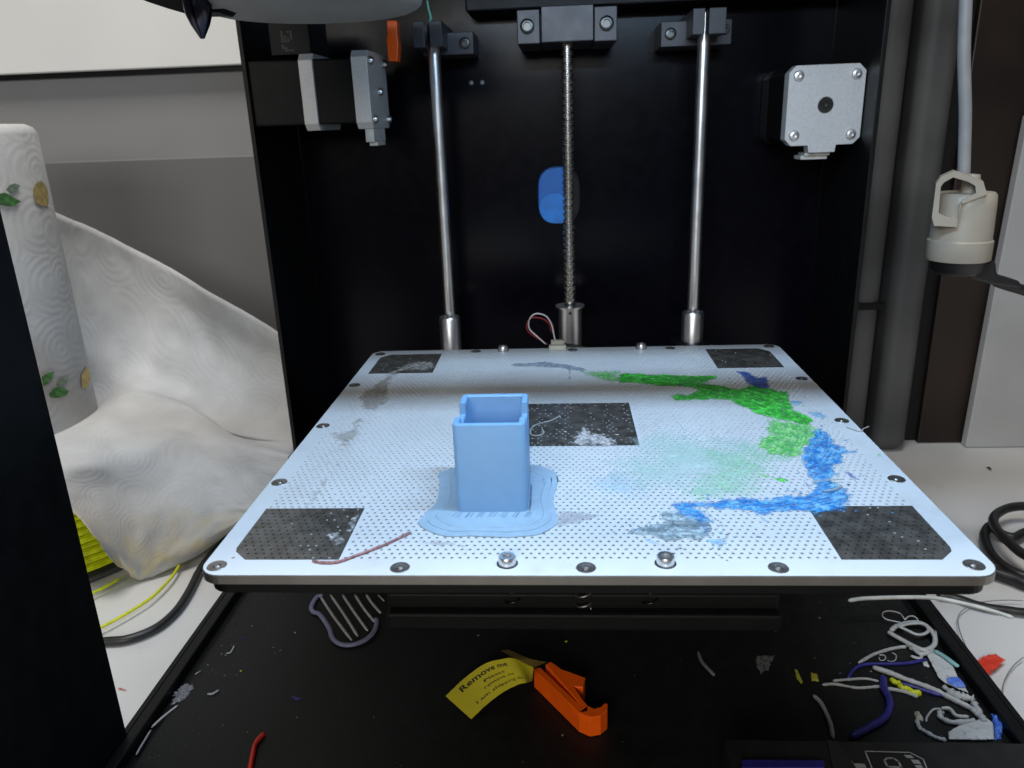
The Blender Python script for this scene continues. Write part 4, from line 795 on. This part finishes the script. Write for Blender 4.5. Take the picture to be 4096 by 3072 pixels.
# ================================================================== LEFT OF THE PRINTER
SC=(-358,464)
sp=thing("filament_spool","spool of yellow green filament lying on the desk under the paper roll","filament spool",(SC[0],SC[1],0))
sfl=mat("smoked_spool_plastic",(.06,.06,.06),.35)
lathe("flange",[(26,0.5),(90,.5),(90,4),(26,4)],sfl,sp,64,'z',(SC[0],SC[1],0),cap=False)
lathe("flange",[(26,68),(88,68),(88,72),(26,72)],sfl,sp,64,'z',(SC[0],SC[1],0),cap=False)
prof=[];z=4.5
while z<67.5:
    R=86+(.9 if (int(z/1.8)*7)%11>3 else -5); prof+=[(R-.7,z),(R,z+.45),(R,z+1.25),(R-.7,z+1.7)]; z+=1.8
lathe("filament_winding",prof,mat("lime_filament",(.70,.78,.008),.35,var=.15,vscale=200),sp,72,'z',(SC[0],SC[1],0),cap=False)
RR=50; RC=(-365,461); RZ0,RZ1=72.2,272
def papermat(name):
    m=mat(name,(.43,.43,.43),.95,var=.06,vscale=45); nt=m.node_tree; b=nt.nodes["Principled BSDF"]
    uv=nt.nodes.new("ShaderNodeUVMap"); vo=nt.nodes.new("ShaderNodeTexVoronoi"); vo.inputs["Scale"].default_value=1/34.0; vo.inputs["Randomness"].default_value=.35
    nt.links.new(uv.outputs[0],vo.inputs["Vector"])
    m1=nt.nodes.new("ShaderNodeMath"); m1.operation='MULTIPLY'; m1.inputs[1].default_value=50.0; nt.links.new(vo.outputs["Distance"],m1.inputs[0])
    m2=nt.nodes.new("ShaderNodeMath"); m2.operation='SINE'; nt.links.new(m1.outputs[0],m2.inputs[0])
    nz=nt.nodes.new("ShaderNodeTexNoise"); nz.inputs["Scale"].default_value=.45; nt.links.new(uv.outputs[0],nz.inputs["Vector"])
    ad=nt.nodes.new("ShaderNodeMath"); ad.operation='ADD'; nt.links.new(m2.outputs[0],ad.inputs[0]); nt.links.new(nz.outputs["Fac"],ad.inputs[1])
    bp=nt.nodes.new("ShaderNodeBump"); bp.inputs["Strength"].default_value=.075; bp.inputs["Distance"].default_value=.0008
    nt.links.new(ad.outputs[0],bp.inputs["Height"]); nt.links.new(bp.outputs[0],b.inputs["Normal"]); 
    b.inputs["Subsurface Weight"].default_value=0.0
    return m
pm=papermat("embossed_paper_towel")
rt=thing("paper_towel_roll","white embossed kitchen paper roll printed with lemons and leaves, one sheet hanging loose","paper roll",(RC[0],RC[1],RZ0))
def rollmesh():
    V=[];F=[];U=[];n=96; prof=[(20,RZ0),(RR-1.5,RZ0),(RR,RZ0+2),(RR,RZ1-6),(RR-2,RZ1-2),(RR-6,RZ1),(20,RZ1-.5),(20,RZ1-40)]
    for i in range(n+1):
        a=2*math.pi*i/n
        for r,z in prof: V.append((RC[0]+(r+.5*math.sin(3*a)*(r>30))*math.cos(a),RC[1]+r*math.sin(a),z)); U.append((a*RR,z))
    k=len(prof)
    for i in range(n):
        for q in range(k-1): F.append((i*k+q,(i+1)*k+q,(i+1)*k+q+1,i*k+q+1))
    return V,F,U
V,F,U=rollmesh(); ro=mk("towel_roll",V,F,pm,rt,True,uvs=U); sh(ro,50)
def cyl_decal(pts,name,m,dr=.9):
    """pts: outline on the roll surface as (angle_mm, z)"""
    V=[];n=len(pts)
    for a,z in pts:
        t=a/RR; V.append((RC[0]+(RR+dr)*math.cos(t),RC[1]+(RR+dr)*math.sin(t),z))
    c=np.mean(np.array(pts),0); t=c[0]/RR; V.append((RC[0]+(RR+dr)*math.cos(t),RC[1]+(RR+dr)*math.sin(t),c[1]))
    return mk(name,V,[(i,(i+1)%n,n) for i in range(n)],m,rt,True)
def hitroll(zoom_pts): return zoom_pts
lemon=mat("lemon_print",(.44,.34,.13),.9,var=.15,vscale=300); leaf=mat("leaf_print",(.06,.20,.05),.9,var=.3,vscale=300); leaf2=mat("faded_leaf_print",(.16,.22,.16),.9,var=.2,vscale=300)
def proj_roll(rays):
    """world rays from the camera position meeting the roll"""
    out_=[]
    for p in rays:
        d=np.array([p[0],p[1],p[2]-262.0]); A=d[0]**2+d[1]**2; B=-2*(d[0]*RC[0]+d[1]*RC[1]); C=RC[0]**2+RC[1]**2-(RR+.9)**2; D_=max(0,B*B-4*A*C); t=(-B-math.sqrt(D_))/(2*A)
        q=d*t; a=math.atan2(q[1]-RC[1],q[0]-RC[0]); out_.append((a*RR,q[2]+262.0))
    return out_
for m_,nm,pts in ((leaf,"leaf_print",[(-367.0,500.0,230.0),(-361.3,500.0,230.6),(-358.5,500.0,228.8),(-352.1,500.0,224.7),(-356.9,500.0,222.3),(-361.6,500.0,222.0),(-368.7,500.0,223.5)]),(leaf2,"leaf_print",[(-360.4,500.0,232.3),(-357.3,500.0,235.3),(-353.4,500.0,236.3),(-350.0,500.0,235.0),(-352.6,500.0,232.1),(-357.8,500.0,229.7)]),
    (lemon,"lemon_print",[(-341.8,500.0,232.6),(-338.6,500.0,236.4),(-334.8,500.0,237.1),(-332.6,500.0,234.1),(-332.5,500.0,228.1),(-334.3,500.0,221.6),(-338.5,500.0,221.3),(-342.3,500.0,224.0),(-342.9,500.0,228.4)]),
    (leaf,"leaf_print",[(-367.0,500.0,103.8),(-363.0,500.0,105.8),(-356.5,500.0,108.2),(-359.0,500.0,103.7),(-363.7,500.0,98.7),(-367.2,500.0,96.7)]),(leaf2,"leaf_print",[(-357.9,500.0,97.6),(-354.0,500.0,101.6),(-346.9,500.0,104.5),(-348.8,500.0,100.5),(-354.2,500.0,96.5)]),
    (leaf,"leaf_print",[(-364.5,500.0,91.1),(-360.0,500.0,95.1),(-355.2,500.0,96.6),(-349.0,500.0,92.9),(-352.8,500.0,89.4),(-359.2,500.0,87.9),(-364.1,500.0,88.5)]),(lemon,"lemon_print",[(-337.5,500.0,104.4),(-332.5,500.0,111.1),(-330.5,500.0,108.2),(-331.2,500.0,102.2),(-335.6,500.0,94.7),(-339.0,500.0,95.3)])):
    cyl_decal(proj_roll(pts),nm,m_)
# hanging sheet
rows=[
 [(-354.1,525.0,219.3),(-341.3,535.0,207.4),(-322.8,545.0,193.5),(-279.7,540.0,170.9),(-233.4,520.0,151.2),(-191.1,505.0,131.0),(-172.0,492.0,121.2)],
 [(-354.2,520.0,183.5),(-346.1,535.0,170.7),(-324.5,545.0,151.2),(-282.8,540.0,134.0),(-238.0,525.0,112.7),(-189.5,500.0,105.8),(-170.5,490.0,102.1)],
 [(-356.3,515.0,131.5),(-344.6,525.0,118.2),(-318.3,530.0,105.6),(-273.4,520.0,93.8),(-230.8,505.0,84.3),(-185.8,488.0,83.0),(-166.3,478.0,79.8)],
 [(-355.0,500.0,80.8),(-339.6,510.0,84.0),(-305.4,505.0,94.1),(-265.9,500.0,83.1),(-223.0,480.0,69.6),(-178.1,470.0,66.4),(-164.1,465.0,65.1)],
 [(-327.9,448.0,83.8),(-310.4,462.0,87.8),(-290.3,480.0,94.1),(-258.0,484.0,85.4),(-222.6,478.0,67.0),(-176.9,460.0,62.4),(-164.4,455.0,62.8)],
 [(-320.5,410.0,85.7),(-303.7,425.0,86.1),(-285.7,448.0,84.9),(-259.5,470.0,75.7),(-219.3,462.0,66.9),(-178.8,452.0,62.6),(-165.3,448.0,62.6)],
 [(-302.1,385.0,80.6),(-282.0,398.0,83.2),(-269.3,428.0,74.2),(-251.2,458.0,72.3),(-218.5,456.0,56.2),(-185.3,448.0,49.7),(-172.1,445.0,49.4)],
 [(-289.2,378.0,69.5),(-278.9,396.0,66.2),(-264.7,418.0,55.2),(-245.9,438.0,48.4),(-220.4,446.0,37.6),(-196.5,446.0,30.7),(-186.1,443.0,30.5)],
 [(-283.2,383.0,61.6),(-272.9,392.0,50.1),(-261.4,406.0,39.3),(-245.7,420.0,34.8),(-226.7,436.0,29.4),(-209.0,444.0,25.0),(-198.5,442.0,27.7)],
 [(-269.2,378.0,48.8),(-266.2,388.0,30.8),(-261.5,398.0,16.8),(-249.3,408.0,15.5),(-233.9,420.0,16.6),(-221.7,434.0,17.0),(-210.7,446.0,18.8)],
 [(-266.9,384.0,30.1),(-267.4,394.0,12.8),(-263.9,402.0,0.5),(-250.9,408.0,3.7),(-235.6,420.0,6.6),(-227.4,437.0,8.4),(-217.9,450.0,13.2)]
]
def surf(rows,nu=10,nv=8):
    A=[crom(r,nu) for r in rows]; cols=[crom([A[j][i] for j in range(len(A))],nv) for i in range(len(A[0]))]
    return cols
cols_=surf(rows,9,8); nc=len(cols_); nr=len(cols_[0])
V=[];U=[];F=[]
for i in range(nc):
    for j in range(nr):
        p=cols_[i][j].copy(); p[2]=max(p[2],1.0+.4*vnoise(np.array(i*.3),np.array(j*.3))); 
        p+=np.array([0,-1.6,0])*(fbm(np.array(i*.09),np.array(j*.11),3)*4+fbm(np.array(i*.33+7),np.array(j*.36),3)*1.3-abs(fbm(np.array(i*.12+3),np.array(j*.10+9),3))*2.5)
        if p[0]>-177: p[0]=-177
        V.append(tuple(p)); U.append((i*4.2,j*4.2))
for i in range(nc-1):
    for j in range(nr-1): a=i*nr+j; F.append((a,a+1,a+nr+1,a+nr))
ps=papermat("printed_loose_sheet"); nt=ps.node_tree; b=nt.nodes["Principled BSDF"]; src_=b.inputs["Base Color"].links[0].from_socket
uv=nt.nodes.new("ShaderNodeUVMap"); sx=nt.nodes.new("ShaderNodeSeparateXYZ"); nt.links.new(uv.outputs[0],sx.inputs[0])
m1=nt.nodes.new("ShaderNodeMapRange"); m1.inputs[1].default_value=255; m1.inputs[2].default_value=310; m1.inputs[3].default_value=0; m1.inputs[4].default_value=1; nt.links.new(sx.outputs[1],m1.inputs[0])
nz=nt.nodes.new("ShaderNodeTexNoise"); nz.inputs["Scale"].default_value=.035; nz.inputs["Detail"].default_value=1; nt.links.new(uv.outputs[0],nz.inputs["Vector"])
m2=nt.nodes.new("ShaderNodeMapRange"); m2.inputs[1].default_value=.42; m2.inputs[2].default_value=.62; nt.links.new(nz.outputs["Fac"],m2.inputs[0])
m3=nt.nodes.new("ShaderNodeMath"); m3.operation='MULTIPLY'; nt.links.new(m1.outputs[0],m3.inputs[0]); nt.links.new(m2.outputs[0],m3.inputs[1])
mx=nt.nodes.new("ShaderNodeMix"); mx.data_type='RGBA'; nt.links.new(m3.outputs[0],mx.inputs[0]); nt.links.new(src_,mx.inputs[6]); mx.inputs[7].default_value=(.50,.45,.30,1); nt.links.new(mx.outputs[2],b.inputs["Base Color"])
so=mk("loose_sheet",V,F,ps,rt,True,uvs=U); sd=so.modifiers.new("thick",'SOLIDIFY'); sd.thickness=.25*S; sd.offset=0
# cords on the desk, left
o=tube("black_cable",[(-264.6,337.8,3.0),(-249.4,340.5,3.0),(-237.7,342.8,3.0),(-227.3,352.4,3.0),(-223.5,368.9,3.0),(-225.0,389.3,3.0),(-228.7,411.7,3.0),(-229.4,434.4,3.0),(-226.3,463.0,3.0)],2.5,rubber,n=12); tag(o,"black power cord curving over the white desk left of the printer","cord")
o=tube("loose_filament",[(-263.8,342.2,5.0),(-256.5,351.6,5.0),(-249.0,364.3,5.0),(-243.0,379.3,5.0),(-241.3,399.3,5.0),(-243.4,416.3,5.0),(-245.4,424.4,5.0)],.9,yel,n=8); tag(o,"yellow green filament arcing over the desk beside the paper sheet","filament")
o=tube("loose_filament",[(-286.9,374.9,5.0),(-280.9,384.4,5.0),(-276.6,391.6,5.0),(-273.4,399.0,5.0)],.9,yel,n=8); tag(o,"short end of yellow green filament beside the spool","filament")
o=film("desk_scrap",[[(p[0],p[1]) for p in [(-226.0,308.5,0.0),(-222.6,308.1,0.0),(-218.9,306.4,0.0),(-219.3,305.2,0.0),(-224.0,306.1,0.0)]]],filmmat("red_scrap",(.35,.04,.03),(.50,.08,.05),.5,1.3),"little red scrap on the desk beside the left upright","plastic scrap",.1,z0=.1,hmax=.6,res=.4)
# ================================================================== RIGHT OF THE PRINTER
grey1=mat("grey_painted_duct",(.095,.095,.096),.6,var=.25,vscale=9)
def duct(name,x0,x1,y0,y1,z0,z1,m,label):
    o=box(name,x0,x1,y0,y1,z0,z1,m,bevel=9); o.modifiers[0].segments=8; tag(o,label,"cable duct","upright ducts behind the printer"); return o
duct("cable_duct",221,241,586,612,.2,900,grey1,"narrow grey upright duct just right of the printer's back edge")
duct("cable_duct",250,276,590,620,.2,900,grey1,"wider grey upright duct behind the hanging cord")
boxes("duct_clip",[(219,243,583,590,120,125)],blackpl,None,1)
sc.objects["duct_clip"]["label"]="thin dark clip across the narrow upright duct"; sc.objects["duct_clip"]["category"]="clip"
darkc=mat("dark_cabinet_paint",(.010,.009,.009),.6,spec=.3); woodm=mat("dark_brown_wood",(.020,.010,.006),.45,var=.3,vscale=14)
o=box("dark_cabinet",205,420,614,636,.3,900,darkc,bevel=1); tag(o,"tall dark cabinet side behind the ducts at the right","cabinet")
o=box("wooden_board",292,345,608,613.5,.3,900,woodm,bevel=1); tag(o,"brown wooden board standing at the far right behind the white panel","board")
wp=mat("white_painted_panel",(.46,.46,.455),.5,var=.04,vscale=20)
q=[(331.4,598.0,254.6),(330.9,598.0,239.0),(328.1,598.0,132.2),(325.7,598.0,11.2)]
L=[(q[0][0],598,q[0][2]),(q[1][0],598,q[1][2]),(q[2][0],598,q[2][2]),(q[3][0],598,.5),(560,598,.5),(560,598,q[0][2])]
o=prism("white_panel",L,598,606,wp,None,.8,'y'); tag(o,"white panel leaning behind the black plug at the far right","panel")
# hanging socket
sk=thing("hanging_socket","cream power socket with ring handle hanging on a grey cord, black plug below","power socket",(208,420,170))
cream=mat("aged_cream_plastic",(.40,.36,.29),.38,var=.05,vscale=40)
cxs=208.6
lathe("socket_body",[(14.9,186.2),(15.4,186.8),(15.4,196.4),(14.6,197.0),(14.2,214),(13.8,219.4),(12.8,220.6),(8,220.9),(.01,221.0)],cream,sk,40,'z',(cxs,420,0),cap=False)
# ring handle: a bevelled loop standing over the body on its left
hpo=[(185.7,412.0,230.4),(187.3,412.0,231.4),(193.5,412.0,232.6),(203.4,412.0,229.6),(207.7,412.0,228.0),(211.4,412.0,221.9),(206.5,412.0,222.1),(204.1,412.0,221.4)]
ho=[(188.5,208),(188.0,227.5),(190,230),(196.6,232),(207.5,229.2),(213.5,226.6),(217.2,220.4),(214.0,219.8),(211.3,224.2),(206.2,226.6),(198.0,229.0),(196.6,228.4),(197.0,212.0),(203.5,205.5),(196.5,203.8),(190.4,205.2)]
ho=[(x,0,z) for x,z in ho]
def ringhandle():
    outr=[(190.5,206.0),(188.6,210),(188.4,226.5),(190.5,229.6),(197,232.2),(207.5,229.4),(213.8,227.0),(217.0,220.6),(203,216),(203.0,205.0)]
    innr=[(197.0,210.0),(192.0,212),(191.2,225),(192.5,227.0),(197.2,229.4),(205.8,227.0),(209.8,225.0),(211.0,221.5),(204,218.2),(203.2,209.0)]
    V=[];F=[];n=len(outr)
    for y in (405,417):
        V+=[(x,y,z) for x,z in outr]; V+=[(x,y,z) for x,z in innr]
    for i in range(n):
        j=(i+1)%n; F+=[(i,j,n+j,n+i),(2*n+i,3*n+i,3*n+j,2*n+j),(i,2*n+i,2*n+j,j),(n+i,n+j,3*n+j,3*n+i)]
    return V,F
V,F=ringhandle()
ang=math.radians(-28); V=[(cxs+(x-cxs)*math.cos(ang)-(y-417)*math.sin(ang)*.9, 417+(x-cxs)*math.sin(ang)*-1*.0+(y-417), z) for x,y,z in V]
mk("ring_handle",V,F,cream,sk,bevel=.5)
lathe("cord_grip",[(4.4,219),(4.2,226),(3.6,229.5),(.01,230)],cream,sk,24,'z',(208.5,417,0),cap=False)
tube("grey_cord",[(193.7,421.0,322.4),(195.2,421.0,310.4),(198.0,421.0,285.8),(202.4,421.0,260.0),(204.9,421.0,240.0),(206.5,421.0,227.5)],3.0,mat("grey_cord_sheath",(.30,.30,.30),.45,var=.05),sk,n=14)
lathe("plug_body",[(.01,178),(10,178.6),(12.6,181),(13.4,186.1)],rubber,sk,32,'z',(cxs+.5,420,0),cap=False)
tube("plug_cord",[(230.0,420.0,174.2),(234.0,420.0,172.4),(245.4,420.0,168.7),(251.2,420.0,166.3),(266.0,420.0,158.6),(279.6,420.0,143.8),(292.9,420.0,131.7)],2.8,rubber,sk,n=14)
prism("plug_grip",[(205.9,420.0,184.0),(225.8,420.0,185.5),(227.4,420.0,178.5),(239.6,420.0,174.8),(241.1,420.0,170.5),(225.8,420.0,173.2),(214.5,420.0,176.8)],414,427,rubber,sk,1.5,"y")
# cords and strands on the desk, right
lo=[(314.9,472.7,12.0),(301.9,474.7,12.0),(290.8,472.3,12.0),(279.3,464.3,12.0),(272.2,454.8,12.0),(268.6,442.2,12.0),(267.9,429.0,12.0),(269.0,414.6,12.0),(276.1,406.7,12.0),(292.1,412.5,12.0),(310.3,438.6,12.0),(317.9,465.3,12.0)] 
o=tube("coiled_cord",lo,2.9,rubber,n=12); tag(o,"upper loop of coiled black cord on the desk right of the plate","cord","coiled black cords")
o=tube("coiled_cord",[(301.4,458.5,5.0),(290.7,452.2,5.0),(281.1,446.6,5.0),(275.8,452.2,5.0),(275.6,461.6,5.0),(268.4,454.6,5.0),(263.3,445.5,5.0),(258.1,428.3,5.0),(258.0,413.1,5.0),(263.6,402.5,5.0),(277.0,401.6,5.0),(298.1,416.1,5.0),(316.0,438.8,5.0),(322.4,461.3,5.0),(313.8,468.5,5.0)],2.9,rubber,n=12); tag(o,"lower loop of coiled black cord crossing under the first","cord","coiled black cords")
o=tube("black_cable",[(247.8,409.8,4.0),(251.9,406.0,4.0),(257.0,401.3,4.0),(261.5,395.8,4.0),(267.3,392.2,4.0),(281.3,387.8,4.0),(303.4,392.3,4.0),(337.0,406.2,4.0)],3.6,rubber,n=12); tag(o,"straight black cord leaving the plate's right corner","cord","coiled black cords")
o=tube("flat_cord",[(208.2,386.9,3.0),(217.6,384.3,3.0),(225.1,378.0,3.0),(231.8,374.8,3.0),(239.1,373.1,3.0),(248.2,371.0,3.0),(266.2,370.4,3.0),(294.1,376.3,3.0),(341.4,391.4,3.0)],2.8,rubber,n=12,flat=.6); tag(o,"thick black cord lying on the desk behind the pale filament rod","cord")
o=tube("filament_rod",[(129.8,313.3,49.0),(136.4,314.9,49.0),(141.9,315.4,49.0),(152.7,316.0,49.0),(163.2,316.1,49.0),(171.5,315.0,49.0),(181.5,310.6,49.0),(189.4,305.9,49.0),(196.1,300.7,49.0)],.95,mat("pale_filament",(.55,.55,.50),.4),n=10); tag(o,"long pale filament rod crossing the tray rim and pointing over the desk","filament")
o=tube("hair_strand",[(252.2,381.2,3.0),(243.8,381.9,3.0),(232.7,380.7,3.0),(223.3,377.7,3.0),(214.5,371.5,3.0),(209.1,364.4,3.0),(205.1,353.6,3.0),(202.4,342.0,3.0),(200.2,330.4,3.0)],.28,mat("grey_hair_filament",(.22,.22,.21),.5),n=5); tag(o,"hair thin grey strand curling from the pale rod to the red chip","fine strand")
o=tube("hair_strand",[(226.3,333.7,3.0),(219.2,328.3,3.0),(212.2,321.4,3.0),(205.6,313.0,3.0),(200.1,303.0,3.0),(197.8,297.4,3.0)],.28,mat("grey_hair_filament",(.22,.22,.21),.5),n=5); tag(o,"hair thin grey strand on the desk at the right edge of the picture","fine strand")
rp=[(199.8,329.2,4.0),(204.2,332.8,4.0),(209.3,335.5,4.0),(214.2,336.2,4.0),(214.6,334.1,4.0),(216.5,330.9,4.0),(215.5,329.4,4.0),(209.7,324.7,4.0),(205.0,321.2,4.0),(197.8,315.5,4.0),(198.1,320.5,4.0)]
o=film("red_chip",[[(p[0],p[1]) for p in rp]],filmmat("red_chip_plastic",(.50,.02,.008),(.72,.05,.02),.4,1.4,None,150),"bright red plastic chip on the desk touching the printer's right side","plastic chip",.5,z0=3.2,hmax=1.2,res=.5,streak=.1)
o=film("desk_scrap",[[(p[0],p[1]) for p in [(321.8,560.8,0.0),(326.4,561.9,0.0),(325.7,555.8,0.0),(322.1,553.4,0.0)]]],filmmat("black_scrap",(.02,.02,.02),(.04,.04,.04),.5,1.3),"tiny black scrap on the desk near the white panel","plastic scrap",.3,z0=.1,hmax=2,res=.6)
